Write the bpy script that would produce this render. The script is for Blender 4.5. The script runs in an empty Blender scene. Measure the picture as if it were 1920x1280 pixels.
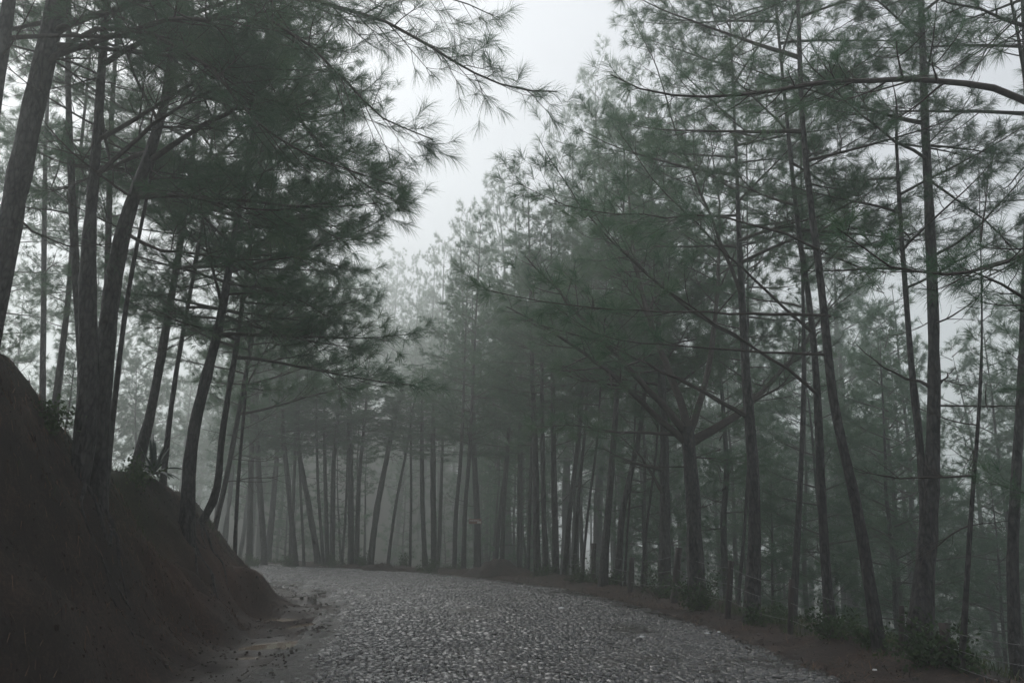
import bpy, math, random
import numpy as np
from mathutils import Vector, Matrix, Quaternion

rng = np.random.default_rng(7)
random.seed(7)
scene = bpy.context.scene
COL = scene.collection

# ------------------------------------------------------------------ camera, sky, sun, exposure
FPX = 1500.0                       # focal length in pixels of the 1920 px wide photograph
EYE = 1.6
PITCH = math.atan(345.0 / FPX)     # horizon row 985
cam = bpy.data.cameras.new('camera')
cam.lens = 36.0 * FPX / 1920.0
cam.sensor_width = 36.0
cam.clip_start = 0.05
cam.clip_end = 2000.0
camo = bpy.data.objects.new('camera', cam)
camo.location = (0, 0, EYE)
camo.rotation_euler = (math.pi / 2 + PITCH, 0, 0)
COL.objects.link(camo)
scene.camera = camo

w = bpy.data.worlds.new('World')
scene.world = w
w.use_nodes = True
nt = w.node_tree
nt.nodes.clear()
out = nt.nodes.new('ShaderNodeOutputWorld')
bg = nt.nodes.new('ShaderNodeBackground')
sky = nt.nodes.new('ShaderNodeTexSky')
sky.sky_type = 'NISHITA'
sky.sun_disc = False
SUN_EL, SUN_ROT = math.radians(48), math.radians(-42)
sky.sun_elevation = SUN_EL
sky.sun_rotation = SUN_ROT
sky.air_density = 1.0
sky.dust_density = 6.0
hs = nt.nodes.new('ShaderNodeHueSaturation')
hs.inputs['Saturation'].default_value = 0.15
mx = nt.nodes.new('ShaderNodeMix')
mx.data_type = 'RGBA'
mx.inputs['Factor'].default_value = 0.85        # closed cloud cover over the clear-sky model
mx.inputs[7].default_value = (4.6, 4.72, 5.2, 1)
bg.inputs['Strength'].default_value = 0.1
nt.links.new(sky.outputs[0], hs.inputs['Color'])
nt.links.new(hs.outputs[0], mx.inputs[6])
nt.links.new(mx.outputs[2], bg.inputs['Color'])
nt.links.new(bg.outputs[0], out.inputs['Surface'])

sun = bpy.data.lights.new('sun', 'SUN')
sun.energy = 1.15
sun.angle = math.radians(60)
sun.color = (1.0, 0.97, 0.93)
suno = bpy.data.objects.new('sun', sun)
sd = Vector((math.sin(SUN_ROT) * math.cos(SUN_EL), math.cos(SUN_ROT) * math.cos(SUN_EL), math.sin(SUN_EL)))
suno.rotation_euler = (-sd).to_track_quat('-Z', 'Y').to_euler()
suno.location = (0, 0, 60)
COL.objects.link(suno)

scene.view_settings.view_transform = 'Standard'
scene.view_settings.look = 'None'
scene.view_settings.exposure = 0.68
scene.view_settings.gamma = 1.0
scene.view_settings.use_curve_mapping = False
cy = scene.cycles
cy.max_bounces = 14
cy.diffuse_bounces = 3
cy.glossy_bounces = 2
cy.transmission_bounces = 3
cy.volume_bounces = 10
cy.transparent_max_bounces = 4
cy.use_adaptive_sampling = True
cy.adaptive_threshold = 0.03
cy.use_denoising = True
cy.caustics_reflective = False
cy.caustics_refractive = False

HAZE_DENSITY = 0.0078

# ------------------------------------------------------------------ helpers
CA, SA = math.cos(PITCH), math.sin(PITCH)


def at(px, py, d):
    """World point seen at photo pixel (px, py) at ground distance d."""
    u, v = (px - 960) / FPX, (640 - py) / FPX
    t = d / (CA - v * SA)
    return Vector((u * t, d, EYE + t * (SA + v * CA)))


def _hash(ix, iy, seed):
    h = (ix * 374761393 + iy * 668265263 + seed * 974634777) & 0xffffffff
    h = ((h ^ (h >> 13)) * 1274126177) & 0xffffffff
    return ((h ^ (h >> 16)) & 0xffff) / 65535.0


def vnoise(x, y, seed=0):
    x = np.asarray(x, float)
    y = np.asarray(y, float)
    ix, iy = np.floor(x).astype(np.int64), np.floor(y).astype(np.int64)
    fx, fy = x - ix, y - iy
    fx, fy = fx * fx * (3 - 2 * fx), fy * fy * (3 - 2 * fy)
    a, b = _hash(ix, iy, seed), _hash(ix + 1, iy, seed)
    c, d = _hash(ix, iy + 1, seed), _hash(ix + 1, iy + 1, seed)
    return (a * (1 - fx) + b * fx) * (1 - fy) + (c * (1 - fx) + d * fx) * fy - 0.5


def fbm(x, y, sc, seed=0, octv=4):
    r, amp = 0, 1.0
    for k in range(octv):
        r = r + amp * vnoise(np.asarray(x) / sc, np.asarray(y) / sc, seed + k)
        sc, amp = sc * 0.5, amp * 0.5
    return r


def sstep(a, b, x):
    t = np.clip((np.asarray(x, float) - a) / (b - a), 0, 1)
    return t * t * (3 - 2 * t)


# road centre line, resampled smooth
_cl = np.array([(0.2, -60), (0.2, -30), (0.2, 0), (0.2, 8), (-0.1, 13), (-0.9, 18), (-2.5, 22.7), (-5.6, 27.4), (-10.6, 31.6),
                (-17.5, 34.2), (-26, 35.5), (-45, 36), (-90, 34)], float)


def _catmull(P, n=14):
    o = []
    for i in range(len(P) - 1):
        p0, p1, p2, p3 = P[max(i - 1, 0)], P[i], P[i + 1], P[min(i + 2, len(P) - 1)]
        for k in range(n):
            t = k / n
            o.append(0.5 * ((2 * p1) + (-p0 + p2) * t + (2 * p0 - 5 * p1 + 4 * p2 - p3) * t * t + (-p0 + 3 * p1 - 3 * p2 + p3) * t ** 3))
    o.append(P[-1])
    return np.array(o)


CL = _catmull(_cl)
CLS = np.concatenate([[0], np.cumsum(np.hypot(*(np.diff(CL, axis=0).T)))])
CLS = CLS - CLS[np.argmin(np.abs(CL[:, 1]) + np.abs(CL[:, 0]) * 0.2)]     # s = 0 beside the camera


def road_coords(x, y):
    x = np.atleast_1d(np.asarray(x, float)).ravel()
    y = np.atleast_1d(np.asarray(y, float)).ravel()
    A, B = CL[:-1], CL[1:]
    D = B - A
    L2 = (D ** 2).sum(1)
    best = np.full(x.shape, 1e18)
    S, T = np.zeros_like(x), np.zeros_like(x)
    for i in range(len(A)):
        u = np.clip(((x - A[i, 0]) * D[i, 0] + (y - A[i, 1]) * D[i, 1]) / L2[i], 0, 1)
        qx, qy = A[i, 0] + u * D[i, 0], A[i, 1] + u * D[i, 1]
        dd = (x - qx) ** 2 + (y - qy) ** 2
        m = dd < best
        best[m] = dd[m]
        cr = D[i, 0] * (y - A[i, 1]) - D[i, 1] * (x - A[i, 0])
        T[m] = (-np.sign(cr) * np.sqrt(dd))[m]
        S[m] = (CLS[i] + u * math.sqrt(L2[i]))[m]
    return S, T


def road_point(s, t):
    s = np.asarray(s, float)
    t = np.asarray(t, float)
    x, y = np.interp(s, CLS, CL[:, 0]), np.interp(s, CLS, CL[:, 1])
    x2, y2 = np.interp(s + 0.3, CLS, CL[:, 0]), np.interp(s + 0.3, CLS, CL[:, 1])
    x1, y1 = np.interp(s - 0.3, CLS, CL[:, 0]), np.interp(s - 0.3, CLS, CL[:, 1])
    dx, dy = x2 - x1, y2 - y1
    n = np.hypot(dx, dy)
    return x + t * dy / n, y - t * dx / n


PUDDLES = []
for _px, _py, _a, _b, _r, _lab in ((512, 1214, 0.36, 0.62, -0.45, 'brown puddle nearest the camera in the gutter below the bank'),
                                   (462, 1238, 0.22, 0.22, 0.2, 'tiny puddle left of the brown one at the bank foot'),
                                   (541, 1144, 0.26, 0.42, 0.3, 'bright small puddle at the foot of the bank'),
                                   (520, 1166, 0.40, 0.40, 0.2, 'narrow puddle below the bright small one'),
                                   (590, 1172, 0.20, 0.80, -0.4, 'long shallow puddle along the gutter beside the cobbles'),
                                   (632, 1132, 0.24, 1.20, -0.05, 'farthest shallow puddle between mud ridge and cobbles')):
    _p = at(_px, _py, 10.0)
    _d = 10.0 * (EYE + 0.143) / (EYE - _p.z)
    _p = at(_px, _py, _d)
    PUDDLES.append((_p.x, _p.y, _a, _b, _r, _lab))


def height(x, y, detail=True):
    shp = np.shape(x)
    S, T = road_coords(x, y)
    X, Y = np.ravel(x).astype(float), np.ravel(y).astype(float)
    h = -0.012 * np.minimum(np.abs(T), 4) ** 2 * 0.4
    # right hand verge: low litter berm, then the hillside falls away
    h += 0.10 * np.exp(-((T - 4.4) / 0.7) ** 2)
    dr = np.clip(T - 4.9, 0, None)
    fall = np.where(dr < 3, 0.07 * dr ** 2, 0.63 + 0.42 * (dr - 3))
    fall = 18 * (1 - np.exp(-fall / 18))
    far = sstep(24, 40, S)
    h -= fall * (1 - 0.55 * far)
    # left hand: gutter, toe and cut bank
    h -= 0.10 * np.exp(-((T + 3.55 + 0.12 * np.sin(S * 1.1)) / 0.32) ** 2)
    nose = sstep(19, 31, S)
    wv = -T - 4.0 + 0.35 * fbm(X, Y, 3.0, 11, 3)
    Hb = np.interp(S, [-10, 4, 7.5, 9.2, 10.6, 13, 15, 18, 22, 27, 34, 44], [4.3, 4.3, 4.1, 3.5, 2.95, 2.5, 2.55, 2.4, 2.4, 2.2, 1.6, 1.2])
    ww = np.interp(S, [5, 9, 14, 20, 28], [1.9, 1.9, 2.1, 2.3, 2.7])
    ramp = np.clip(wv / ww, 0, 1)
    prof = 0.6 * ramp + 0.4 * sstep(0, 1, ramp)
    pl = np.clip(wv - ww, 0, None)
    h += Hb * prof + np.where(wv > 0, 0.10 * np.minimum(pl, 5) - 0.06 * np.clip(pl - 7, 0, 40), 0)
    h += 0.30 * np.exp(-((X + 4.75) / 0.75) ** 2 - ((Y - 17.4) / 2.0) ** 2)
    # mud ridges along the gutter
    band = np.exp(-((T + 3.5) / 1.0) ** 2)
    h += band * 0.10 * fbm(S * 0.5, T * 2.2, 0.7, 31, 3)
    off = sstep(3.6, 5.2, np.abs(T))
    h += off * 0.30 * fbm(X, Y, 2.2, 3, 4)
    h += 25 * np.exp(-((X + 21) / 19) ** 2 - ((np.minimum(Y, 118) - 118) / 34) ** 2)          # wooded hill lost in the mist
    h += sstep(8, 20, np.abs(T)) * 1.6 * fbm(X, Y, 17.0, 5, 2)
    if detail:
        h += sstep(3.4, 4.2, np.abs(T)) * 0.10 * fbm(X, Y, 0.55, 9, 3)
        h += np.where(wv > 0, 0.42 * fbm(X, Y + h * 0.8, 1.0, 13, 4) + 0.13 * fbm(X + h * 0.3, Y + h, 0.4, 19, 2), 0) * sstep(0, 0.5, wv)
    for (pxx, pyy, ra, rb, ro, _) in PUDDLES:
        cx_, cy_ = X - pxx, Y - pyy
        u_, v_ = cx_ * math.cos(ro) + cy_ * math.sin(ro), -cx_ * math.sin(ro) + cy_ * math.cos(ro)
        e_ = np.sqrt((u_ / ra) ** 2 + (v_ / rb) ** 2) * (1 + 0.5 * fbm(X, Y, 0.5, 17, 2))
        w_ = 1 - sstep(1.1, 2.3, e_)
        h = h * (1 - w_) + w_ * (-0.19 + 0.055 * np.minimum(e_, 2) ** 2)
    return h.reshape(shp)


def hgt(x, y):
    return float(height(np.array([x]), np.array([y]))[0])


def ground_hit(px, py, dmin=3.0, dmax=60.0):
    ds = np.linspace(dmin, dmax, 900)
    P = np.array([at(px, py, d) for d in ds])
    g = height(P[:, 0], P[:, 1])
    b = np.nonzero(P[:, 2] <= g)[0]
    return float(ds[b[0]]) if len(b) else None


def tag(o, label=None, cat=None, group=None, kind=None):
    if label: o['label'] = label
    if cat: o['category'] = cat
    if group: o['group'] = group
    if kind: o['kind'] = kind
    return o


def mesh_from(name, V, F3=None, F4=None, mat=None, smooth=False, F5=None):
    me = bpy.data.meshes.new(name)
    V = np.asarray(V, np.float32).reshape(-1, 3)
    loops, starts, n = [], [], 0
    for F, k in ((F3, 3), (F4, 4)):
        if F is not None and len(F):
            F = np.asarray(F, np.int32).reshape(-1, k)
            loops.append(F.ravel())
            starts.append(n + np.arange(len(F)) * k)
            n += F.size
    if F5:
        for f in F5:
            loops.append(np.array(f, np.int32))
            starts.append(np.array([n]))
            n += len(f)
    loops = np.concatenate(loops)
    starts = np.concatenate(starts)
    me.vertices.add(len(V))
    me.vertices.foreach_set('co', V.ravel())
    me.loops.add(len(loops))
    me.loops.foreach_set('vertex_index', loops)
    me.polygons.add(len(starts))
    me.polygons.foreach_set('loop_start', starts.astype(np.int32))
    me.update(calc_edges=True)
    if smooth:
        me.polygons.foreach_set('use_smooth', np.ones(len(starts), bool))
    if mat: me.materials.append(mat)
    return me


def link(name, me, parent=None, loc=None, mtx=None):
    o = bpy.data.objects.new(name, me)
    COL.objects.link(o)
    if parent: o.parent = parent
    if mtx is not None: o.matrix_local = mtx
    elif loc is not None: o.location = loc
    return o


class Geo:
    """Collects tubes and loose triangles for one mesh."""

    def __init__(self):
        self.V, self.F3, self.F4, self.n = [], [], [], 0

    def add(self, V, F3=None, F4=None):
        V = np.asarray(V, float).reshape(-1, 3)
        if F3 is not None and len(F3): self.F3.append(np.asarray(F3).reshape(-1, 3) + self.n)
        if F4 is not None and len(F4): self.F4.append(np.asarray(F4).reshape(-1, 4) + self.n)
        self.V.append(V)
        self.n += len(V)

    def tube(self, P, R, k=5, rough=0.0):
        P = np.asarray(P, float)
        R = np.asarray(R, float) * np.ones(len(P))
        T = np.gradient(P, axis=0)
        T /= np.linalg.norm(T, axis=1)[:, None] + 1e-9
        ref = np.array([0, 0, 1.0]) if abs(T[0, 2]) < 0.8 else np.array([1.0, 0, 0])
        A = np.cross(T, ref)
        A /= np.linalg.norm(A, axis=1)[:, None] + 1e-9
        B = np.cross(T, A)
        an = np.arange(k) * 2 * math.pi / k
        rr = R[:, None] * (1 + rough * rng.normal(size=(len(P), k)))
        V = P[:, None, :] + rr[:, :, None] * (np.cos(an)[None, :, None] * A[:, None, :] + np.sin(an)[None, :, None] * B[:, None, :])
        i = np.arange(len(P) - 1)[:, None] * k
        j = np.arange(k)[None, :]
        j2 = (j + 1) % k
        F = np.stack([i + j, i + k + j, i + k + j2, i + j2], -1).reshape(-1, 4)
        V = np.concatenate([V.reshape(-1, 3), P[-1:]])
        e = (len(P) - 1) * k
        cap = np.stack([np.full(k, len(V) - 1), e + (np.arange(k) + 1) % k, e + np.arange(k)], -1)
        self.add(V, cap, F)

    def mesh(self, name, mat, smooth=False):
        return mesh_from(name, np.concatenate(self.V), np.concatenate(self.F3) if self.F3 else None,
                         np.concatenate(self.F4) if self.F4 else None, mat, smooth)


# ------------------------------------------------------------------ materials
def new_mat(name):
    m = bpy.data.materials.new(name)
    m.use_nodes = True
    m.node_tree.nodes.clear()
    return m, m.node_tree, m.node_tree.nodes.new('ShaderNodeOutputMaterial')


def N(nt, typ, **kw):
    n = nt.nodes.new(typ)
    for k, v in kw.items():
        if k in n.inputs: n.inputs[k].default_value = v
        else: setattr(n, k, v)
    return n


def ramp(nt, stops):
    r = nt.nodes.new('ShaderNodeValToRGB')
    el = r.color_ramp.elements
    while len(el) < len(stops): el.new(0.5)
    for e, (p, c) in zip(el, stops):
        e.position = p
        e.color = (*c, 1)
    return r


def mat_noise(name, stops, scale, rough=(0.7, 0.9), bump=0.3, bscale=None, coord='Object', stretch=(1, 1, 1), voro=None, spec=0.3, dist=0.02, island=0.0):
    m, nt, o = new_mat(name)
    p = N(nt, 'ShaderNodeBsdfPrincipled')
    p.inputs['Specular IOR Level'].default_value = spec
    tc = N(nt, 'ShaderNodeTexCoord')
    mp = N(nt, 'ShaderNodeMapping')
    mp.inputs['Scale'].default_value = stretch
    if coord == 'World':
        gw = N(nt, 'ShaderNodeNewGeometry')
        nt.links.new(gw.outputs['Position'], mp.inputs[0])
    else:
        nt.links.new(tc.outputs[coord], mp.inputs[0])
    nz = N(nt, 'ShaderNodeTexNoise', Scale=scale, Detail=6.0, Roughness=0.62)
    nt.links.new(mp.outputs[0], nz.inputs['Vector'])
    r = ramp(nt, stops)
    fac = nz.outputs[0]
    if voro:
        vc = N(nt, 'ShaderNodeTexVoronoi', Scale=voro * 1.3, feature='DISTANCE_TO_EDGE')
        nt.links.new(mp.outputs[0], vc.inputs['Vector'])
        vm = N(nt, 'ShaderNodeMath', operation='MULTIPLY_ADD')
        vm.inputs[1].default_value = 1.1
        nt.links.new(vc.outputs[0], vm.inputs[0])
        vs = N(nt, 'ShaderNodeMath', operation='SUBTRACT')
        vs.inputs[1].default_value = 0.12
        nt.links.new(nz.outputs[0], vs.inputs[0])
        nt.links.new(vs.outputs[0], vm.inputs[2])
        fac = vm.outputs[0]
    if island:
        g = N(nt, 'ShaderNodeNewGeometry')
        ma = N(nt, 'ShaderNodeMath', operation='MULTIPLY_ADD')
        ma.inputs[1].default_value = island
        nt.links.new(g.outputs['Random Per Island'], ma.inputs[0])
        ma2 = N(nt, 'ShaderNodeMath', operation='SUBTRACT')
        nt.links.new(nz.outputs[0], ma2.inputs[0])
        ma2.inputs[1].default_value = island / 2
        nt.links.new(ma2.outputs[0], ma.inputs[2])
        fac = ma.outputs[0]
    nt.links.new(fac, r.inputs[0])
    nt.links.new(r.outputs[0], p.inputs['Base Color'])
    mr = N(nt, 'ShaderNodeMapRange')
    mr.inputs['From Min'].default_value, mr.inputs['From Max'].default_value = 0.3, 0.7
    mr.inputs['To Min'].default_value, mr.inputs['To Max'].default_value = rough
    n2 = N(nt, 'ShaderNodeTexNoise', Scale=scale * 0.37 + 0.3, Detail=4.0)
    nt.links.new(mp.outputs[0], n2.inputs['Vector'])
    nt.links.new(n2.outputs[0], mr.inputs[0])
    nt.links.new(mr.outputs[0], p.inputs['Roughness'])
    if bump:
        b = N(nt, 'ShaderNodeBump', Strength=bump, Distance=dist)
        if voro:
            vn = N(nt, 'ShaderNodeTexVoronoi', Scale=voro)
            nt.links.new(mp.outputs[0], vn.inputs['Vector'])
            ad = N(nt, 'ShaderNodeMath', operation='ADD')
            nt.links.new(vn.outputs[0], ad.inputs[0])
            n3 = N(nt, 'ShaderNodeTexNoise', Scale=bscale or scale * 3, Detail=4.0)
            nt.links.new(mp.outputs[0], n3.inputs['Vector'])
            nt.links.new(n3.outputs[0], ad.inputs[1])
            nt.links.new(ad.outputs[0], b.inputs['Height'])
        else:
            n3 = N(nt, 'ShaderNodeTexNoise', Scale=bscale or scale * 3, Detail=5.0)
            nt.links.new(mp.outputs[0], n3.inputs['Vector'])
            nt.links.new(n3.outputs[0], b.inputs['Height'])
        nt.links.new(b.outputs[0], p.inputs['Normal'])
    nt.links.new(p.outputs[0], o.inputs['Surface'])
    return m


M = {}
M['bark'] = mat_noise('pine_bark', [(0.3, (0.012, 0.012, 0.013)), (0.52, (0.042, 0.038, 0.038)), (0.75, (0.066, 0.060, 0.057))], 9.0, (0.5, 0.9), 1.0, 26, 'Object', (1, 1, 0.42), 13.0, 0.3, 0.04)
M['twig'] = mat_noise('twig_bark', [(0.3, (0.03, 0.024, 0.021)), (0.7, (0.075, 0.06, 0.052))], 20.0, (0.7, 0.9), 0.0)
M['post'] = mat_noise('weathered_post', [(0.3, (0.025, 0.02, 0.02)), (0.7, (0.075, 0.06, 0.055))], 12.0, (0.6, 0.9), 0.6, 30, 'Object', (1, 1, 0.15))


def leaf_mat(name, stops, trans=0.5, scale=1.3, rough=0.5):
    m, nt, o = new_mat(name)
    g = N(nt, 'ShaderNodeNewGeometry')
    nz = N(nt, 'ShaderNodeTexNoise', Scale=scale, Detail=3.0)
    tc = N(nt, 'ShaderNodeTexCoord')
    nt.links.new(tc.outputs['Object'], nz.inputs['Vector'])
    ad = N(nt, 'ShaderNodeMath', operation='MULTIPLY_ADD')
    nt.links.new(g.outputs['Random Per Island'], ad.inputs[0])
    ad.inputs[1].default_value = 0.35
    sb = N(nt, 'ShaderNodeMath', operation='SUBTRACT')
    nt.links.new(nz.outputs[0], sb.inputs[0])
    sb.inputs[1].default_value = 0.17
    nt.links.new(sb.outputs[0], ad.inputs[2])
    r = ramp(nt, stops)
    nt.links.new(ad.outputs[0], r.inputs[0])
    d = N(nt, 'ShaderNodeBsdfPrincipled', Roughness=rough)
    d.inputs['Specular IOR Level'].default_value = 0.25
    t = N(nt, 'ShaderNodeBsdfTranslucent')
    mxs = N(nt, 'ShaderNodeMixShader')
    mxs.inputs[0].default_value = trans
    nt.links.new(r.outputs[0], d.inputs['Base Color'])
    nt.links.new(r.outputs[0], t.inputs['Color'])
    nt.links.new(d.outputs[0], mxs.inputs[1])
    nt.links.new(t.outputs[0], mxs.inputs[2])
    nt.links.new(mxs.outputs[0], o.inputs['Surface'])
    return m


M['needle'] = leaf_mat('pine_needles', [(0.2, (0.040, 0.090, 0.052)), (0.5, (0.072, 0.148, 0.080)), (0.8, (0.125, 0.195, 0.100)), (0.97, (0.17, 0.15, 0.08))])
M['leaf'] = leaf_mat('verge_leaves', [(0.2, (0.025, 0.045, 0.02)), (0.6, (0.05, 0.09, 0.035)), (0.9, (0.10, 0.13, 0.05))])
M['grass'] = leaf_mat('grass_blades', [(0.2, (0.03, 0.045, 0.02)), (0.6, (0.06, 0.085, 0.035)), (0.9, (0.12, 0.11, 0.05))])
M['agave'] = leaf_mat('agave_leaves', [(0.2, (0.04, 0.06, 0.05)), (0.8, (0.09, 0.12, 0.10))], 0.1, 3.0, 0.3)
M['litter'] = mat_noise('needle_litter', [(0.25, (0.020, 0.012, 0.010)), (0.5, (0.065, 0.036, 0.024)), (0.75, (0.15, 0.095, 0.062))], 3.0, (0.6, 0.9), 0.0, island=0.5)
M['wire'] = mat_noise('galvanised_wire', [(0.3, (0.12, 0.12, 0.12)), (0.7, (0.28, 0.28, 0.28))], 30, (0.4, 0.6), 0)
M['white'] = mat_noise('white_scrap', [(0.3, (0.65, 0.66, 0.66)), (0.7, (0.85, 0.85, 0.84))], 20, (0.4, 0.6), 0)
M['stone'] = mat_noise('wet_cobble', [(0.25, (0.016, 0.015, 0.016)), (0.5, (0.045, 0.043, 0.043)), (0.78, (0.12, 0.112, 0.108))], 5.5, (0.06, 0.36), 0.6, 60, 'World', (1, 1, 1), None, 1.0, 0.006, 0.45)

pn_ = [n for n in M['stone'].node_tree.nodes if n.type == 'BSDF_PRINCIPLED'][0]
pn_.inputs['Coat Weight'].default_value = 0.3          # film of rain water
pn_.inputs['Coat Roughness'].default_value = 0.08
# ground: soil, mud and litter by painted zones (what lies there, not how it is lit)
m, nt_, o_ = new_mat('forest_soil')
p_ = N(nt_, 'ShaderNodeBsdfPrincipled')
p_.inputs['Specular IOR Level'].default_value = 0.35
at_ = N(nt_, 'ShaderNodeAttribute', attribute_name='zone')
sep = N(nt_, 'ShaderNodeSeparateColor')
nt_.links.new(at_.outputs['Color'], sep.inputs[0])
tc_ = N(nt_, 'ShaderNodeTexCoord')
n1 = N(nt_, 'ShaderNodeTexNoise', Scale=1.6, Detail=9.0, Roughness=0.7)
n2 = N(nt_, 'ShaderNodeTexNoise', Scale=26.0, Detail=6.0, Roughness=0.7)
mp_ = N(nt_, 'ShaderNodeMapping')
nt_.links.new(tc_.outputs['Object'], mp_.inputs[0])
nt_.links.new(mp_.outputs[0], n1.inputs['Vector'])
nt_.links.new(mp_.outputs[0], n2.inputs['Vector'])
r_soil = ramp(nt_, [(0.3, (0.010, 0.008, 0.008)), (0.5, (0.026, 0.018, 0.015)), (0.68, (0.09, 0.058, 0.044))])
r_mud = ramp(nt_, [(0.3, (0.02, 0.017, 0.015)), (0.55, (0.05, 0.04, 0.034)), (0.75, (0.09, 0.072, 0.06))])
r_moss = ramp(nt_, [(0.3, (0.015, 0.022, 0.012)), (0.7, (0.05, 0.065, 0.03))])
r_red = ramp(nt_, [(0.3, (0.025, 0.013, 0.009)), (0.7, (0.10, 0.045, 0.026))])
mixn = N(nt_, 'ShaderNodeMath', operation='MULTIPLY_ADD')
nt_.links.new(n2.outputs[0], mixn.inputs[0])
mixn.inputs[1].default_value = 0.5
hf = N(nt_, 'ShaderNodeMath', operation='MULTIPLY')
hf.inputs[1].default_value = 0.5
nt_.links.new(n1.outputs[0], hf.inputs[0])
nt_.links.new(hf.outputs[0], mixn.inputs[2])
for r_ in (r_soil, r_mud, r_moss, r_red): nt_.links.new(mixn.outputs[0], r_.inputs[0])
prev = r_soil.outputs[0]
for ch, r_ in ((0, r_mud), (1, r_moss), (2, r_red)):
    mm = N(nt_, 'ShaderNodeMix', data_type='RGBA')
    nt_.links.new(sep.outputs[ch], mm.inputs['Factor'])
    nt_.links.new(prev, mm.inputs[6])
    nt_.links.new(r_.outputs[0], mm.inputs[7])
    prev = mm.outputs[2]
nt_.links.new(prev, p_.inputs['Base Color'])
wet = N(nt_, 'ShaderNodeMapRange')
wet.inputs['From Min'].default_value, wet.inputs['From Max'].default_value = 0.0, 1.0
wet.inputs['To Min'].default_value, wet.inputs['To Max'].default_value = 0.85, 0.32
nt_.links.new(sep.outputs[0], wet.inputs[0])
nt_.links.new(wet.outputs[0], p_.inputs['Roughness'])
bp = N(nt_, 'ShaderNodeBump', Strength=0.9, Distance=0.03)
nt_.links.new(mixn.outputs[0], bp.inputs['Height'])
nt_.links.new(bp.outputs[0], p_.inputs['Normal'])
nt_.links.new(p_.outputs[0], o_.inputs['Surface'])
M['soil'] = m

M['roadmud'] = mat_noise('road_mud', [(0.3, (0.012, 0.010, 0.009)), (0.55, (0.028, 0.023, 0.02)), (0.8, (0.06, 0.048, 0.04))], 2.5, (0.10, 0.5), 1.0, 22, 'Object', spec=0.6, dist=0.035)
m, nt_, o_ = new_mat('muddy_water')
p_ = N(nt_, 'ShaderNodeBsdfPrincipled', Roughness=0.03)
p_.inputs['Base Color'].default_value = (0.30, 0.24, 0.18, 1)
p_.inputs['Specular IOR Level'].default_value = 0.5
tc_ = N(nt_, 'ShaderNodeTexCoord')
n1 = N(nt_, 'ShaderNodeTexNoise', Scale=14.0, Detail=2.0)
nt_.links.new(tc_.outputs['Object'], n1.inputs['Vector'])
bp = N(nt_, 'ShaderNodeBump', Strength=0.06, Distance=0.01)
nt_.links.new(n1.outputs[0], bp.inputs['Height'])
nt_.links.new(bp.outputs[0], p_.inputs['Normal'])
nt_.links.new(p_.outputs[0], o_.inputs['Surface'])
M['water'] = m

# ------------------------------------------------------------------ ground sheet


def axis(a, b, fine_a, fine_b, step, grow=1.14):
    xs = list(np.arange(fine_a, fine_b + 1e-6, step))
    s, x = step, fine_b
    while x < b:
        s *= grow
        x += s
        xs.append(x)
    s, x, lo = step, fine_a, []
    while x > a:
        s *= grow
        x -= s
        lo.append(x)
    return np.array(lo[::-1] + xs)


gx = axis(-260, 260, -11, 7.5, 0.10)
gy = axis(-120, 320, 5.5, 27, 0.12)
GX, GY = np.meshgrid(gx, gy)
GZ = height(GX, GY)
GS, GT = road_coords(GX, GY)
GZ = GZ - 0.05 * ((GT > -3.15) & (GT < 3.5)).reshape(GX.shape)       # the road sheet lies over this strip
nx, ny = len(gx), len(gy)
idx = np.arange(nx * ny).reshape(ny, nx)
F = np.stack([idx[:-1, :-1], idx[:-1, 1:], idx[1:, 1:], idx[1:, :-1]], -1).reshape(-1, 4)
me = mesh_from('ground', np.stack([GX, GY, GZ], -1), None, F, M['soil'], True)
zc = np.zeros((nx * ny, 4), np.float32)
mud = np.exp(-((GT + 3.4) / 0.75) ** 2) * np.clip(0.7 + 1.6 * fbm(GX.ravel(), GY.ravel(), 0.8, 41, 3), 0, 1)
moss = sstep(4.6, 6.5, np.abs(GT)) * np.clip(0.25 + 1.2 * fbm(GX.ravel(), GY.ravel(), 1.7, 43, 3), 0, 1)
red = 0.9 * np.exp(-((GT + 5.0) / 0.7) ** 2) * sstep(10, 13, GS) * (1 - sstep(17, 22, GS)) * np.clip(0.6 + 1.3 * fbm(GX.ravel(), GY.ravel(), 1.1, 47, 3), 0, 1)
red = np.maximum(red, 0.15 * np.exp(-((GT - 4.1) / 0.6) ** 2) * np.clip(0.5 + 1.5 * fbm(GX.ravel(), GY.ravel(), 0.9, 53, 3), 0, 1))
zc[:, 0], zc[:, 1], zc[:, 2], zc[:, 3] = mud, moss, red, 1
ca = me.color_attributes.new('zone', 'FLOAT_COLOR', 'POINT')
ca.data.foreach_set('color', zc.ravel())
ground = tag(link('ground', me), 'dark forest soil with pine litter, cut bank and wooded slope', kind='structure')

# road bed sheet
ss = np.concatenate([np.arange(-12, 5, 0.3), np.arange(5, 28, 0.08), np.arange(28, 70, 0.25)])
tt = np.linspace(-3.35, 3.70, 88)
SS, TT = np.meshgrid(ss, tt, indexing='ij')
RX, RY = road_point(SS, TT)


def road_z(s, t, x, y):
    rut = np.exp(-((t + 2.7) / 0.55) ** 2)
    return -0.0048 * np.minimum(np.abs(t), 4) ** 2 + rut * (0.05 * fbm(s * 0.35, t * 2.4, 0.5, 67, 3) + 0.03 * fbm(x, y, 0.25, 69, 2)) + 0.03 * fbm(x, y, 1.5, 61, 3) - 0.03 * np.exp(-((t + 1.0) / 0.4) ** 2) - 0.03 * np.exp(-((t - 0.9) / 0.4) ** 2)


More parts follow.
